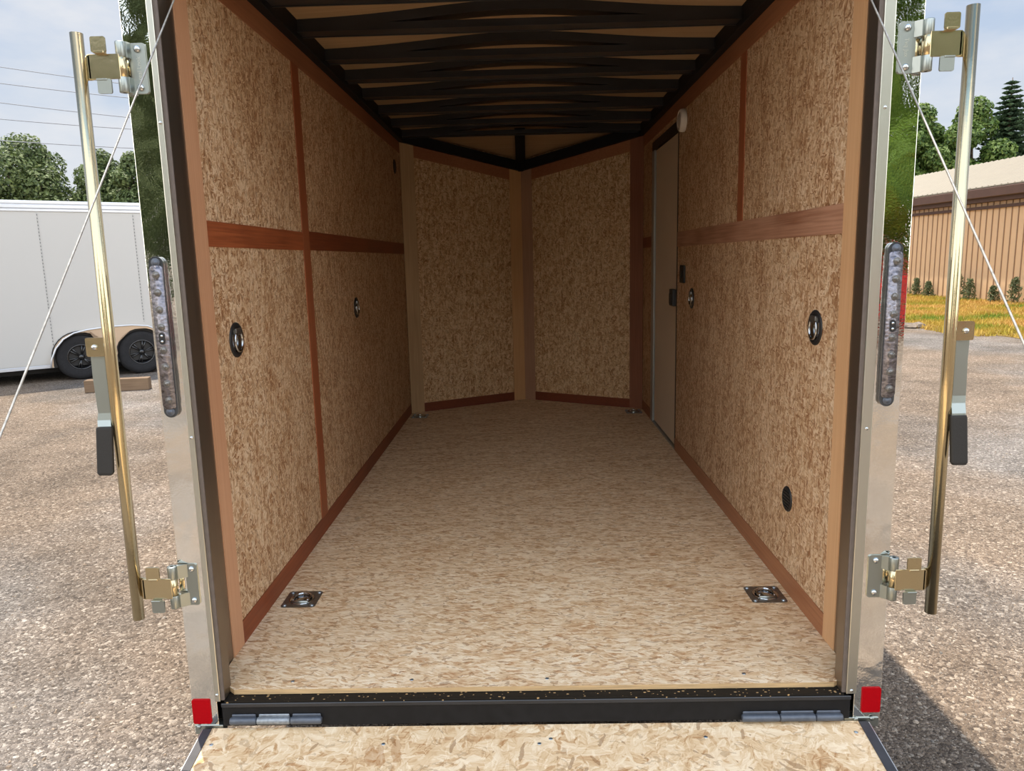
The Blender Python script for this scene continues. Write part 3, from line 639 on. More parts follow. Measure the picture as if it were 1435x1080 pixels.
# ------------------------------------------------------------------ lock rods with hinged keepers
def text_mesh(body, size):
    c = D.curves.new('stamp', 'FONT'); c.body = body; c.size = size; c.extrude = .0002; c.align_x = 'CENTER'; c.align_y = 'CENTER'
    o = D.objects.new('stamp', c); COL.objects.link(o)
    dg = bpy.context.evaluated_depsgraph_get(); me = D.meshes.new_from_object(o.evaluated_get(dg)); D.objects.remove(o, do_unlink=True); D.curves.remove(c)
    return me
def lock_rod(side):
    s = -1 if side == 'l' else 1                       # outward direction
    xr_t, xr_b = (-.151, -.164) if side == 'l' else (2.2015, 2.209)
    yr = -.034
    t = thing('lock_rod', ('brass-toned vertical lock rod swung out on keepers from the left rear post' if side == 'l' else 'brass-toned vertical lock rod swung out on keepers from the right rear post'), 'lock bar', (xr_b, yr, .28))
    off = (-xr_b, -yr, -.28)
    def P(n, bm, m, par=t, **k):
        o = finish(n, bm, m, parent=par, **k)
        if par is t: o.location = off
        return o
    zt, zb = (1.942, .279) if side == 'l' else (1.944, .262)
    bm = nb()
    r = .0165
    a, b = V((xr_b, yr, zb)), V((xr_t, yr, zt)); d_, u, w = frame_of(b-a); seg = 28
    rings = [[bm.verts.new(p+(u*math.cos(2*math.pi*k/seg)+w*math.sin(2*math.pi*k/seg))*rad) for k in range(seg)] for p, rad in ((a, r*.82), (a, r), (b, r), (b, r*.82))]
    for A, B in zip(rings, rings[1:]):
        for k in range(seg):
            f = bm.faces.new((A[k], A[(k+1) % seg], B[(k+1) % seg], B[k])); f.smooth = True
    iN = [[bm.verts.new(p+(u*math.cos(2*math.pi*k/seg)+w*math.sin(2*math.pi*k/seg))*r*.82) for k in range(seg)] for p in (a+d_*.04, b-d_*.04)]
    for A, B in ((rings[0], iN[0]), (rings[3], iN[1])):
        for k in range(seg): bm.faces.new((A[k], A[(k+1) % seg], B[(k+1) % seg], B[k])).smooth = True
    P('rod', bm, M['zinc_yellow'])
    def keeper(zc, hp, px, bx, txt):
        k = D.objects.new('keeper', None)
        # plate on the post
        x0, x1 = px
        bm = nb(); plate(bm, (x0+x1)/2, zc, abs(x1-x0), hp, -.0045, -.0005, .008); kp = P('keeper_plate', bm, M['galv'])
        for dz in (hp*.38, -hp*.38):
            bm = nb(); lathe(bm, [(.0095, .004), (.0092, .007), (.007, .010), (.003, .0118), (0, .012)], ((x0+x1)/2-s*.001, 0, zc+dz), (0, -1, 0), 18)
            o = finish('bolt', bm, M['chrome'], parent=kp, smooth=True)
        if txt:
            me = text_mesh(txt, .016); me.name = 'stamped_lettering'; me.materials.clear(); me.materials.append(M['strip_alu'])
            o = D.objects.new('stamped_lettering', me); COL.objects.link(o); o.parent = kp; o.location = ((x0+x1)/2-s*.002, -.0047, zc); o.rotation_euler = (math.radians(90), math.radians(90) if side == 'r' else math.radians(-90), 0)
        # barrel: two outer knuckles of the plate, one of the arm
        xb = bx
        for (za, zb2) in ((zc+hp*.19, zc+hp*.50), (zc-hp*.50, zc-hp*.19)):
            bm = nb(); lathe(bm, [(.005, 0), (.0125, 0), (.0135, .002), (.0135, zb2-za-.002), (.0125, zb2-za), (.005, zb2-za)], (xb, -.020, za), (0, 0, 1), 20)
            xe = x0 if abs(x0-xb) < abs(x1-xb) else x1
            prism(bm, [(xe-s*.006, -.0046, za), (xe-s*.001, -.0046, za), (xb-s*.004, -.0085, za), (xb-s*.012, -.020, za), (xb-s*.0165, -.020, za)], (0, 0, zb2-za))
            finish('knuckle', bm, M['galv'], parent=kp)
        bm = nb(); ah = hp*.46/2+.005
        lathe(bm, [(.005, 0), (.0130, 0), (.0130, 2*ah-.004), (.005, 2*ah-.004)], (xb, -.020, zc-ah+.002), (0, 0, 1), 20)
        xe = (xr_t if zc > 1 else xr_b)
        box(bm, (xb, -.034, zc-ah+.003), (xe-s*.022, -.029, zc+ah-.003), .001)
        P('keeper_arm', bm, M['zinc_yellow'])
        # saddle welded behind the rod
        bm = nb(); box(bm, (xe-s*.024, yr+.010, zc-ah+.004), (xe+s*.0205, yr+.020, zc+ah-.004), .002); box(bm, (xe-s*.028, -.034, zc-ah+.005), (xe-s*.019, yr+.019, zc+ah-.005), .001)
        P('saddle', bm, M['zinc_yellow'])
        # cam tabs above and below the arm
        xc = xb+s*.033+s*.014
        bm = nb(); plate(bm, xc, zc+ah+.018, .040, .040, -.046, -.041, .005); box(bm, (xc-.014, -.048, zc+ah-.004), (xc+.014, -.030, zc+ah+.002), .001)
        P('cam_tab', bm, M['zinc_yellow'])
        bm = nb(); plate(bm, xc-s*.006, zc-ah-.017, .038, .038, -.044, -.039, .005); box(bm, (xc-.014, -.046, zc-ah-.002), (xc+.014, -.030, zc-ah+.003), .001)
        P('cam_tab', bm, M['galv'])
    if side == 'l':
        keeper(1.857, .130, (-.030, .014), -.044, 'real Lnok'); keeper(.372, .132, (-.022, .013), -.055, None)
    else:
        keeper(1.853, .130, (2.030, 2.074), 2.098, 'Tvq Jux'); keeper(.364, .133, (2.032, 2.076), 2.099, None)
    # handle bracket and flat handle
    if side == 'l': bx0, bx1, bz0, bz1, hw0, hw1 = -.220, -.166, 1.080, 1.134, -.214, -.175
    else: bx0, bx1, bz0, bz1, hw0, hw1 = 2.264, 2.206, 1.073, 1.126, 2.260, 2.221
    bm = nb(); plate(bm, (bx0+bx1)/2, (bz0+bz1)/2, abs(bx1-bx0), bz1-bz0, -.046, -.042, .006); br = P('handle_bracket', bm, M['zinc_yellow'])
    bm = nb(); lathe(bm, [(.0085, .046), (.008, .050), (.005, .053), (0, .054)], ((hw0+hw1)/2, 0, (bz0+bz1)/2), (0, -1, 0), 16); finish('pivot_bolt', bm, M['chrome'], parent=br, smooth=True)
    # flat bar polyline (x shift lets it bend towards the rod on its way down)
    xm = (hw0+hw1)/2; hw = .0195
    path = [(xm, -.036, 1.115), (xm+(-.002), -.036, 1.02), (xm+.001, -.036, .915), (xm-.001, -.040, .895), (xm-s*.0+(.004 if side == 'l' else -.004), -.052, .868), (xm+(.005 if side == 'l' else -.006), -.054, .855)]
    def ribbon_bar(path, hw, th, mat, name, par):
        bm = nb(); rows = []
        for (x, y, z) in path: rows.append([bm.verts.new(q) for q in ((x-hw, y, z), (x+hw, y, z), (x+hw, y+th, z), (x-hw, y+th, z))])
        for a, b in zip(rows, rows[1:]):
            for k in range(4): bm.faces.new((a[k], a[(k+1) % 4], b[(k+1) % 4], b[k]))
        bm.faces.new(rows[0]); bm.faces.new(rows[-1][::-1])
        o = finish(name, bm, mat, parent=par)
        if par is t: o.location = off
        return o
    h = ribbon_bar(path, hw, .006, M['galv'], 'handle', t)
    gx, gz0, gz1 = (-.196, .878, .738) if side == 'l' else (2.241, .863, .722)
    bm = nb()
    q0, q1 = V((path[-1][0], -.052, gz0)), V((gx, -.062, gz1))
    rows = []
    for p, k in ((q0, .92), (q0+(q1-q0)*.04, 1), (q1-(q1-q0)*.05, 1), (q1, .8)):
        rows.append([bm.verts.new((p.x+dx*.0228*k, p.y+dy*.0075*k, p.z)) for dx, dy in ((-1, -.6), (-.85, -1), (.85, -1), (1, -.6), (1, .6), (.85, 1), (-.85, 1), (-1, .6))])
    for a, b in zip(rows, rows[1:]):
        for k in range(8): bm.faces.new((a[k], a[(k+1) % 8], b[(k+1) % 8], b[k]))
    bm.faces.new(rows[0]); bm.faces.new(rows[-1][::-1])
    finish('grip', bm, M['rubber'], parent=h)
lock_rod('l'); lock_rod('r')

# ------------------------------------------------------------------ ramp door (down) and its cables
SL = .165
def rz(y): return -.108+SL*y
t = thing('ramp_door', 'lowered board-faced ramp door sloping down from the black sill', 'ramp', (1.02, 0, -.11))
def RP(n, bm, m, par=t, **k):
    o = finish(n, bm, m, parent=par, **k)
    if par is t: o.location = (-1.02, 0, .11)
    return o
YE = -2.28
bm = nb(); prism(bm, [(.012, -.0055, rz(-.0055)), (2.028, -.0055, rz(-.0055)), (2.028, YE, rz(YE)), (.012, YE, rz(YE))], (0, 0, -.018)); panel = RP('ramp_panel', bm, M['osb_ramp'])
for s, x0, x1, xe in (('l', -.014, .012, -.017), ('r', 2.028, 2.056, 2.060)):
    bm = nb(); prism(bm, [(x0, -.012, rz(-.012)+.003), (x1, -.012, rz(-.012)+.003), (x1, YE, rz(YE)+.003), (x0, YE, rz(YE)+.003)], (0, 0, -.05)); RP('edge_rail', bm, M['ramp_rail'])
    bm = nb(); prism(bm, [(min(xe, x0 if s == 'l' else x1), -.012, rz(-.012)+.001), (max(xe, x0 if s == 'l' else x1), -.012, rz(-.012)+.001), (max(xe, x0 if s == 'l' else x1), YE, rz(YE)+.001), (min(xe, x0 if s == 'l' else x1), YE, rz(YE)+.001)], (0, 0, -.05)); RP('edge_skin', bm, M['alu_edge'])
bm = nb(); prism(bm, [(.012, YE, rz(YE)), (2.028, YE, rz(YE)), (2.028, YE-.08, rz(YE)-.022), (.012, YE-.08, rz(YE)-.022)], (0, 0, -.012)); RP('tip_flap', bm, M['alu_edge'])
for (x, y) in ((.035, -.07), (.565, -.075), (1.04, -.080), (1.075, -.062), (1.545, -.062), (2.003, -.050)):
    bm = nb(); lathe(bm, [(0, .0012), (.004, .001), (.0062, .0002), (.0062, -.002)], (x, y, rz(y)), (0, 0, 1), 12); finish('screw_head', bm, M['screw'], parent=panel, smooth=True)
def cable(label, a, b, name='lift_cable'):
    t = thing(name, label, 'cable', a)
    bm = nb(); A, B = V(a), V(b); d_ = B-A; N = 40
    tube(bm, [A+d_*(i/N)+V((0, 0, -.010*math.sin(math.pi*i/N))) for i in range(N+1)], .0024, 8); o = finish('wire_rope', bm, M['cable'], parent=t); o.location = -A
    dn = d_.normalized()
    bm = nb(); tube(bm, [A+dn*.01, A+dn*.05], .0055, 10); o = finish('crimp', bm, M['galv'], parent=t); o.location = -A
    return dn
def up(p, q, z):
    p, q = V(p), V(q); k = (z-p.z)/(q.z-p.z); return p+(q-p)*k
cable('thin steel ramp cable running down from the upper left corner of the opening', (.030, -2.063, -.442), up((.030, -2.063, -.445), (.075, .062, 2.049), 2.33))
cable('thin steel ramp cable running down from the upper right corner of the opening', (2.010, -2.014, -.434), up((2.010, -2.014, -.437), (1.965, .023, 1.982), 2.33))

# ------------------------------------------------------------------ loose gravel lying on the yard
def stones():
    verts, faces = [], []
    rnd = random.Random(3)
    def put(x, y, r):
        b = len(verts); a0 = rnd.random()*6.28; e1 = rnd.uniform(.7, 1.3); hgt = rnd.uniform(.35, .7)
        for k in range(5):
            a = a0+k*1.257; q = r*rnd.uniform(.75, 1.15); verts.append((x+math.cos(a)*q*e1, y+math.sin(a)*q, G-.002))
        for k in range(4):
            a = a0+k*1.57+.4; q = r*rnd.uniform(.4, .65); verts.append((x+math.cos(a)*q*e1, y+math.sin(a)*q, G+r*hgt*rnd.uniform(.8, 1.1)))
        faces.extend([(b+5, b+6, b+7, b+8), (b, b+1, b+5), (b+1, b+6, b+5), (b+1, b+2, b+6), (b+2, b+7, b+6), (b+2, b+3, b+7), (b+3, b+8, b+7), (b+3, b+4, b+8), (b+4, b, b+8), (b, b+5, b+8)])
    for i in range(15000):
        y = -1.2+rnd.random()**1.6*12
        w = .5*(y+2.2)+1.0
        if rnd.random() < .5: x = -.12-rnd.random()*w
        else: x = 2.2+rnd.random()*w
        put(x, y, rnd.uniform(.0035, .009)*(1+.5*(rnd.random() < .06)))
    me = D.meshes.new('loose_gravel'); me.from_pydata(verts, [], faces); me.update()
    o = D.objects.new('loose_gravel', me); COL.objects.link(o); me.materials.append(M['stone']); o['kind'] = 'stuff'
    tag(o, 'loose tan and grey gravel strewn over the yard on both sides of the ramp', 'gravel')
stones()

# ------------------------------------------------------------------ neighbouring white trailer
U = V((.78607, .61813, 0)); NV = V((.61813, -.78607, 0))  # along its side, outward towards us
ang = math.atan2(U.y, U.x)
t = thing('cargo_trailer', 'white enclosed cargo trailer with two black wheels parked on the left', 'trailer', (-6.45, 10.156, G), (0, 0, ang))
# local frame: x along side, y away from us, z up from ground
def TP(n, bm, m, par=t, **k): return finish(n, bm, m, parent=par, **k)
bm = nb(); box(bm, (-5.2, .02, .27), (2.9, 2.3, 2.83), .04, segs=3); TP('body', bm, M['trailer_white'])
bm = nb(); box(bm, (-5.22, .0, 2.80), (2.92, 2.32, 2.875), .015); box(bm, (-5.21, .006, 2.76), (2.91, 2.31, 2.80), .004); box(bm, (-5.22, .004, 2.865), (2.92, 2.31, 2.93), .02, segs=2); TP('roof_trim', bm, M['trailer_alu'])
bm = nb(); box(bm, (-5.21, .008, .235), (-.36, .03, .285), .004); box(bm, (1.42, .008, .235), (2.91, .03, .285), .004); TP('bottom_trim', bm, M['trailer_alu'])
for sx in (-1.77, -.38, 1.02, 2.4):
    bm = nb(); box(bm, (sx-.006, .013, .36 if sx != 1.02 else .9), (sx+.006, .021, 2.74)); TP('panel_seam', bm, M['dash'])
# wheel opening: dark well and bright fender
bm = nb()
for cx in (0, .93): prism(bm, [(cx+.43*math.cos(a_), .0, .385+.43*math.sin(a_)) for a_ in [math.radians(-20+220*k/20) for k in range(21)]], (0, .019, 0))
TP('wheel_well', bm, M['black_plastic'])
bm = nb()
outer = [(-.46, .25), (-.44, .38), (-.36, .56), (-.24, .70), (-.08, .79), (.12, .83), (.45, .86), (.80, .86), (1.05, .83), (1.22, .74), (1.34, .6), (1.42, .42), (1.44, .25)]
def arch(cx, n=14, r=.415, z0=.0): return [(cx-r*math.cos(math.pi*k/n*.94+.09), .385+r*math.sin(math.pi*k/n*.94+.09)) for k in range(n+1)]
inner = [(-.42, .25)]+[(p[0], max(p[1], .25)) for p in arch(.0)]+[(.40, .40), (.44, .30), (.50, .30), (.54, .40)]+[(p[0], max(p[1], .25)) for p in arch(.93)]+[(1.39, .25)]
poly = outer+inner[::-1]
a = [bm.verts.new((p[0], -.085, p[1])) for p in poly]
f = bm.faces.new(a); r_ = bmesh.ops.triangulate(bm, faces=[f])
g = bmesh.ops.extrude_face_region(bm, geom=list(bm.faces)); bmesh.ops.translate(bm, verts=[v for v in g['geom'] if isinstance(v, bmesh.types.BMVert)], vec=(0, .10, 0))
fd = TP('fender', bm, M['fender'])
bm = nb(); tube(bm, [(p[0], -.088, p[1]) for p in outer], .013, 8); finish('fender_edge', bm, M['trailer_alu'], parent=fd)
for cx in (.0, .93):
    bm = nb(); lathe(bm, [(.21, -.09), (.30, -.105), (.355, -.095), (.378, -.06), (.380, .0), (.378, .06), (.355, .095), (.21, .09)], (cx, .055, .378), (0, 1, 0), 48); w_ = TP('tire', bm, M['tire'], smooth=True)
    bm = nb(); lathe(bm, [(.215, -.088), (.205, -.098), (.19, -.085), (.18, -.03), (.05, -.02), (0, -.02)], (cx, .055, .378), (0, 1, 0), 36)
    for k in range(6):
        a_ = k*math.pi/3+.3; p0 = V((cx+math.cos(a_)*.04, .055-.075, .378+math.sin(a_)*.04))
        for da in (-.13, .13): tube(bm, [p0, V((cx+math.cos(a_+da)*.19, .055-.085, .378+math.sin(a_+da)*.19))], .012, 6)
    lathe(bm, [(.05, -.02), (.045, -.09), (0, -.1)], (cx, .055, .378), (0, 1, 0), 18)
    finish('rim', bm, M['rim_black'], parent=w_)
bm = nb(); box(bm, (-5.1, .4, .12), (2.8, 1.9, .27)); TP('underframe', bm, M['black_plastic'])
# timber block
t = thing('timber_block', 'short weathered timber block lying on gravel before the white trailer', 'block', (-5.32, 8.78, G), (0, 0, .215))
bm = nb(); box(bm, (-.28, 0, 0), (.62, .16, .185), .01, segs=2); finish('timber', bm, M['old_wood'], parent=t)

# ------------------------------------------------------------------ barn
B2, B1 = V((17.181, 22.258, G)), V((16.745, 28.777, G)); bu = (B1-B2).normalized(); bn = V((-bu.y, bu.x, 0))  # bn points to -x side
if bn.x > 0: bn = -bn
t = thing('metal_barn', 'long tan ribbed metal barn with cream roof beyond the grass on the right', 'building', B2, (0, 0, math.atan2(bu.y, bu.x)))
# local: x along wall (away), y outward? compute sign
def TB(n, bm, m, **k): return finish(n, bm, m, parent=t, **k)
Rz = Matrix.Rotation(-math.atan2(bu.y, bu.x), 3, 'Z'); oy = 1 if (Rz @ bn).y > 0 else -1
WH = 3.56
bm = nb(); box(bm, (-16, -oy*7, 0), (14, 0, WH)); TB('wall', bm, M['barn_wall'])
bm = nb()
x = -15.9
while x < 14:
    box(bm, (x, 0, .05), (x+.035, oy*.022, WH-.03)); x += .305
TB('wall_ribs', bm, M['barn_groove'])
bm = nb(); ps = []
x = -16.4; z_e = WH+.30; rise = .36
def roofz(d): return z_e+rise*d   # d = distance inwards from the eave
nR = 100; W_ = 30.8
for i in range(nR):
    x0 = -16.4+W_*i/nR; x1 = x0+W_/nR
    prism(bm, [(x0, oy*.45, roofz(0)), (x0+.06, oy*.45, roofz(0)+.03), (x0+.12, oy*.45, roofz(0)+.0), (x1, oy*.45, roofz(0)), (x1, oy*.45, roofz(0)-.03), (x0, oy*.45, roofz(0)-.03)], (0, -oy*3.95, rise*3.95))
TB('roof', bm, M['barn_roof'])
bm = nb(); prism(bm, [(-16.4, -oy*3.5, roofz(3.95)-.02), (-16.4, -oy*7.5, WH+.3), (-16.4, -oy*7.5, WH+.27)], (W_, 0, 0)); TB('roof_back', bm, M['barn_roof'])
bm = nb(); box(bm, (-16.4, oy*.30, WH-.06), (14.4, oy*.47, WH+.25), .02); box(bm, (-16.4, 0, WH-.2), (14.4, oy*.3, WH-.05)); TB('fascia', bm, M['barn_brown'])
bm = nb(); box(bm, (-16.4, oy*.0, WH-.42), (14.4, oy*.10, WH-.32)); TB('frieze', bm, M['barn_brown'])
bm = nb(); box(bm, (-1.6, -oy*3.8, roofz(3.7)-.1), (.3, -oy*3.0, roofz(3.7)+.35), .02); TB('roof_monitor', bm, M['barn_roof'])

# grass verge
gl = [V((10.9, 12.1)), V((11.0, 13.2)), V((10.75, 14.5)), V((10.45, 16.0)), V((10.2, 18.5)), V((10.0, 24)), V((9.9, 34))]
bm = nb(); prism(bm, [(11.3, 6, G)]+[(p.x, p.y, G) for p in gl]+[(16.2, 36, G), (18.4, 6, G)], (0, 0, .015)); struct('ground_verge', bm, M['grass_base'])
def blades(n, name, label, mat, area, hmin, hmax, w):
    rnd = random.Random(5); verts, faces = [], []
    while len(faces) < n:
        x, y = area(rnd); h = rnd.uniform(hmin, hmax); a = rnd.random()*6.28; lx, ly = rnd.uniform(-.5, .5)*h, rnd.uniform(-.5, .5)*h; b = len(verts)
        verts += [(x-math.cos(a)*w, y-math.sin(a)*w, G), (x+math.cos(a)*w, y+math.sin(a)*w, G), (x+lx, y+ly, G+h)]; faces.append((b, b+1, b+2))
    me = D.meshes.new(name); me.from_pydata(verts, [], faces); o = D.objects.new(name, me); COL.objects.link(o); me.materials.append(mat); o['kind'] = 'stuff'; tag(o, label, 'grass')
def ar(r):
    y = 10+r.random()**1.5*22; x0 = 11.0 if y < 13.5 else 10.2; xb = 17.9-.067*(y-11.5)
    return x0+r.random()*(xb-x0), y
def patchy():
    m, t, p = nmat('patchy_grass'); N = t.nodes.new; K = t.links.new
    c = N('ShaderNodeTexCoord'); n = N('ShaderNodeTexNoise'); n.inputs['Scale'].default_value = .55; n.inputs['Detail'].default_value = 3; K(c.outputs['Object'], n.inputs['Vector'])
    r = N('ShaderNodeValToRGB'); E = r.color_ramp.elements; E[0].position = .38; E[0].color = srgb(196, 154, 84); E[1].position = .66; E[1].color = srgb(104, 128, 34)
    z = E.new(.52); z.color = srgb(172, 148, 56); K(n.outputs[0], r.inputs[0]); K(r.outputs[0], p.inputs['Base Color']); p.inputs['Roughness'].default_value = .9
    return m
blades(60000, 'grass_verge', 'dry yellow and green grass growing along the foot of the barn', patchy(), ar, .04, .13, .02)
# weeds
def weed(x, y, h, label, n=260, seed=1):
    rnd = random.Random(seed); verts, faces = [], []
    for i in range(n):
        a = rnd.random()*6.28; z = rnd.random()**.8*h; rr = (.30*h*(1-z/h)+.06)*rnd.random()+.02; px, py = math.cos(a)*rr, math.sin(a)*rr; s = rnd.uniform(.03, .065)
        d1 = V((rnd.uniform(-1, 1), rnd.uniform(-1, 1), rnd.uniform(.2, 1))).normalized()*s; d2 = V((rnd.uniform(-1, 1), rnd.uniform(-1, 1), rnd.uniform(-.3, .3))).normalized()*s*.5
        c = V((px, py, z)); b = len(verts); verts += [tuple(c-d1), tuple(c+d2), tuple(c+d1), tuple(c-d2)]; faces.append((b, b+1, b+2, b+3))
    me = D.meshes.new('weed'); me.from_pydata(verts, [], faces)
    t = thing('weed', label, 'plant', (x, y, G+.01), group='weeds along the barn wall')
    o = D.objects.new('foliage', me); COL.objects.link(o); me.materials.append(M['weed']); o.parent = t
    bm = nb()
    for k in range(5):
        a = k*1.3; tube(bm, [(0, 0, 0), (math.cos(a)*.05, math.sin(a)*.05, h*.5), (math.cos(a)*.1*h, math.sin(a)*.1*h, h*.9)], .006, 5)
    finish('stem', bm, M['weed'], parent=t)
wl = [(0, .85, 'tall weed clump at the barn wall by the right edge of view'), (1.0, .55, 'short weed beside the tall clump at the barn wall'), (2.2, .75, 'bushy weed at the barn wall right of the lock rod'), (2.8, .9, 'taller weed of the pair right behind the lock rod'),
      (4.6, .6, 'low weed at the barn wall left of the lock rod'), (5.4, .7, 'spindly weed at the barn wall near the right post'), (6.3, .6, 'leftmost weed at the barn wall beside the right post')]
for i, (s_, h_, lb) in enumerate(wl):
    p_ = B2+bu*s_+bn*.35; weed(p_.x, p_.y, h_, lb, 520, i)
# concrete lump
t = thing('concrete_chunk', 'low broken concrete chunk at the edge of the grass on the right', 'stone', (10.15, 15.6, G))
bm = nb(); bmesh.ops.create_icosphere(bm, subdivisions=2, radius=1)
for v in bm.verts: v.co = V((v.co.x*.36*(1+.2*random.uniform(-1, 1)), v.co.y*.2*(1+.2*random.uniform(-1, 1)), max(v.co.z, -.3)*.10*(1+.4*random.uniform(-1, 1))+.03))
finish('chunk', bm, M['concrete'], parent=t)

# ------------------------------------------------------------------ trees
def crown_mesh(name, blobs, n, size, mat, seed=1, inner=.55):
    rnd = random.Random(seed); verts, faces = [], []
    tot = sum(b[3]**2 for b in blobs)
    for (bx, by, bz, br) in blobs:
        k = int(n*br*br/tot)
        for i in range(k):
            d_ = V((rnd.gauss(0, 1), rnd.gauss(0, 1), rnd.gauss(0, 1))).normalized(); q = br*(inner+(1.08-inner)*rnd.random()**.6)
            c = V((bx, by, bz))+V((d_.x*q, d_.y*q, d_.z*q*.85)); s = size*rnd.uniform(.6, 1.3)
            n_ = (d_+V((rnd.uniform(-1, 1), rnd.uniform(-1, 1), rnd.uniform(-.4, 1.2)))*.9).normalized(); u = n_.orthogonal().normalized(); w = n_.cross(u); a = rnd.random()*6.28
            u, w = u*math.cos(a)+w*math.sin(a), w*math.cos(a)-u*math.sin(a)
            b = len(verts); verts += [tuple(c-u*s), tuple(c+w*s*.55+n_*s*.15), tuple(c+u*s), tuple(c-w*s*.55+n_*s*.15)]; faces.append((b, b+1, b+2, b+3))
    me = D.meshes.new(name); me.from_pydata(verts, [], faces); me.materials.append(mat); return me
def tree(loc, h, w, label, mat, seed, n=9000, size=.22, trunk=.22, low=.3, group='trees beyond the yard', open_=0.):
    rnd = random.Random(seed); t = thing('tree', label, 'tree', (loc[0], loc[1], G), group=group)
    blobs = []; nb_ = 16
    for i in range(nb_):
        f = i/(nb_-1); z = h*(low+(1-low)*f*.90); rad = w*math.sin(math.pi*min(1, .22+.70*f))**.8*.62
        a = i*2.4+rnd.random(); q = rad*rnd.uniform(.35, .85)*(1 if i < nb_-2 else .2)
        blobs.append((math.cos(a)*q, math.sin(a)*q, z, w*rnd.uniform(.26, .40)*(1-.25*f)))
    if not open_: blobs.append((0, 0, h*(low+.33), w*.45))
    me = crown_mesh('foliage', blobs, n, size, mat, seed); o = D.objects.new('foliage', me); COL.objects.link(o); o.parent = t
    bm = nb(); tube(bm, [(0, 0, 0), (0, 0, h*.3), (w*.03, 0, h*.6), (0, 0, h*.85)], [trunk, trunk*.8, trunk*.45, trunk*.1], 10)
    for b in blobs:
        z0 = max(h*.15, b[2]-w*.35); tube(bm, [(0, 0, z0), (b[0]*.5, b[1]*.5, (z0+b[2])/2), (b[0], b[1], b[2])], [trunk*.35, trunk*.22, trunk*.08], 6)
    finish('trunk', bm, M['bark'], parent=t)
    return t
def spruce(loc, h, w, label, seed, n=7000):
    rnd = random.Random(seed); t = thing('spruce_tree', label, 'tree', (loc[0], loc[1], G), group='trees beyond the yard')
    verts, faces = [], []
    lv = 40
    for l in range(lv):
        f = l/(lv-1); z = h*(.12+.86*f); rad = w*(1-f)**.85+.15
        nbz = max(6, int(20*(1-f)+6))
        for k in range(nbz):
            a = k*6.283/nbz+l*.7+rnd.uniform(-.2, .2); R_ = rad*rnd.uniform(.75, 1.12); droop = rnd.uniform(.12, .32)
            m_ = max(4, int(R_/ .24))
            for j in range(m_):
                q = R_*(j+.6)/m_; c = V((math.cos(a)*q, math.sin(a)*q, z-droop*q+.10*q*q/R_))
                for s_ in (-1, 1, 0):
                    u = V((math.cos(a+s_*.9), math.sin(a+s_*.9), -.15))*rnd.uniform(.22, .42)*(1.15-.5*j/m_); wv = V((-u.y, u.x, rnd.uniform(-.15, .15)))*.42
                    b = len(verts); verts += [tuple(c-wv), tuple(c+u), tuple(c+wv), tuple(c-V((0, 0, .16)))]; faces.append((b, b+1, b+2, b+3))
    me = D.meshes.new('foliage'); me.from_pydata(verts, [], faces); me.materials.append(M['needle'])
    o = D.objects.new('foliage', me); COL.objects.link(o); o.parent = t
    bm = nb(); tube(bm, [(0, 0, 0), (0, 0, h*.6), (0, 0, h)], [.22, .12, .02], 8); finish('trunk', bm, M['bark'], parent=t)
# left background
tree((-29.4, 44.5), 9.7, 5.2, 'big spreading tree behind the white trailer at the left edge', M['leaf_dull'], 11, 26000, .13, .3, .26)
tree((-34.0, 42.0), 7.4, 3.2, 'bright green lower tree at the far left edge behind the trailer roof', M['leaf'], 12, 16000, .125)
tree((-25.0, 45.0), 9.1, 2.9, 'narrow tree standing left of the left lock rod behind the trailer', M['leaf_dull'], 13, 16000, .125)
tree((-22.6, 44.0), 8.9, 2.6, 'green tree between the left lock rod and the left post', M['leaf_dull'], 14, 16000, .125)
tree((-20.8, 46.0), 8.6, 2.5, 'green tree partly hidden by the left post', M['leaf_dull'], 15, 16000, .125)
tree((-27.3, 50.0), 7.2, 2.6, 'small rear tree in the gap between two larger trees on the left', M['leaf_dull'], 16, 16000, .125)
# right background
tree((26.0, 47.0), 10.9, 3.2, 'green maple rising over the barn roof just right of the post', M['leaf'], 21, 24000, .14, .25, .2)
tree((28.8, 46.0), 11.0, 3.5, 'green maple over the barn roof beside the right lock rod', M['leaf'], 22, 22000, .14, .25, .2)
tree((23.2, 46.0), 9.6, 2.6, 'green maple mostly hidden behind the right post', M['leaf'], 23, 14000, .14, .25, .2)
tree((29.0, 52.0), 9.8, 4.2, 'dark rear tree filling the gap above the barn roof', M['leaf_dull'], 24, 16000, .16, .25, .15)
spruce((31.0, 46.0), 12.0, 3.3, 'tall pointed dark spruce above the barn near the right edge', 31)
spruce((36.0, 50.0), 12.4, 3.0, 'second dark spruce cut by the right edge of the view', 32)
# trees behind the camera, seen mirrored in the polished posts
for i, (x_, y_, h_, w_, mt) in enumerate([(-7.6, -18, 12.5, 3.9, 'leaf_dull'), (-12.8, -19, 12.5, 4.2, 'leaf'), (-1.2, -24, 8.6, 4.0, 'leaf'), (4.6, -24, 8.4, 3.8, 'leaf'), (9.6, -18, 12.5, 3.9, 'leaf_bright'), (14.8, -19, 12.5, 4.2, 'leaf_bright')]):
    tree((x_, y_), h_, w_, 'leafy tree behind the viewer, seen mirrored in the polished posts', M[mt], 40+i, 9000, .26, .3, .12, 'trees mirrored in the posts')

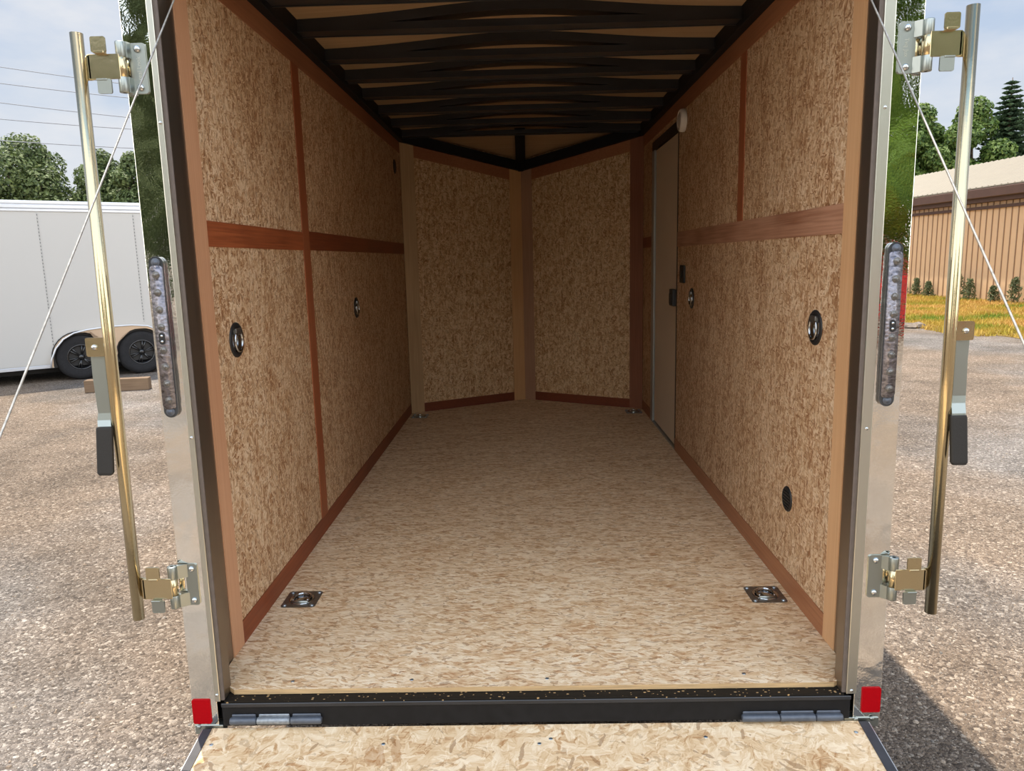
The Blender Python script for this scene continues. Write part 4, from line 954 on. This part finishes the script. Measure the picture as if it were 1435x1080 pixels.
# red car behind the camera, seen mirrored above the right light bar
t = thing('car', 'red car behind the viewer, seen mirrored in the right post', 'car', (7.9, -14.6, G), (0, 0, -.08))
prof = [(-2.15, .35), (-2.2, .75), (-2.05, 1.0), (-1.55, 1.08), (-1.0, 1.45), (-.6, 1.56), (.75, 1.56), (1.15, 1.45), (1.75, 1.08), (2.15, 1.0), (2.22, .7), (2.15, .35)]
bm = nb(); prism(bm, [(p[0], -.9, p[1]) for p in prof], (0, 1.8, 0)); bmesh.ops.bevel(bm, geom=list(bm.edges), offset=.06, segments=2, affect='EDGES'); finish('body', bm, M['car_red'], parent=t)
bm = nb()
for s_ in (-1, 1): prism(bm, [(p[0], s_*.895, p[1]) for p in ((-1.35, 1.12), (-.95, 1.42), (-.1, 1.46), (-.1, 1.12))], (0, s_*.02, 0)); prism(bm, [(p[0], s_*.895, p[1]) for p in ((0, 1.12), (0, 1.46), (.75, 1.46), (1.1, 1.4), (1.5, 1.12))], (0, s_*.02, 0))
finish('window', bm, M['car_glass'], parent=t)
for cx in (-1.4, 1.4):
    for s_ in (-1, 1):
        bm = nb(); lathe(bm, [(0, -.09), (.19, -.1), (.2, -.11), (.33, -.11), (.35, -.08), (.35, .08), (.33, .11), (.2, .11), (0, .1)], (cx, s_*.82, .35), (0, 1, 0), 28); finish('wheel', bm, M['tire'], parent=t)

# ------------------------------------------------------------------ overhead wires on the left
wires = [((-27.0, 39.77, 12.19), (-20.25, 39.72, 11.12), 'topmost plain overhead wire left of the left post'), ((-27.02, 39.62, 11.32), (-20.26, 39.59, 10.4), 'second overhead wire from the top left of the left post'), ((-27.04, 39.44, 10.29), (-20.44, 39.42, 9.38), 'third overhead wire from the top left of the left post'),
         ((-27.06, 39.29, 9.42), (-20.14, 39.31, 8.73), 'fourth overhead wire from the top left of the left post'), ((-27.08, 39.1, 8.28), (-19.94, 39.14, 7.7), 'lowest overhead wire just above the trees on the left')]
for a, b, lb in wires:
    A, B = V(a), V(b); dd = B-A; bm = nb(); N = 24
    tube(bm, [A+dd*(-2+5*i/N)+V((0, 0, .9*((i/N-.5)**2*4*.6-.02*.6))) for i in range(N+1)], .022, 5)
    o = finish('overhead_wire', bm, M['wire']); tag(o, lb, 'wire', 'overhead wires on the left')
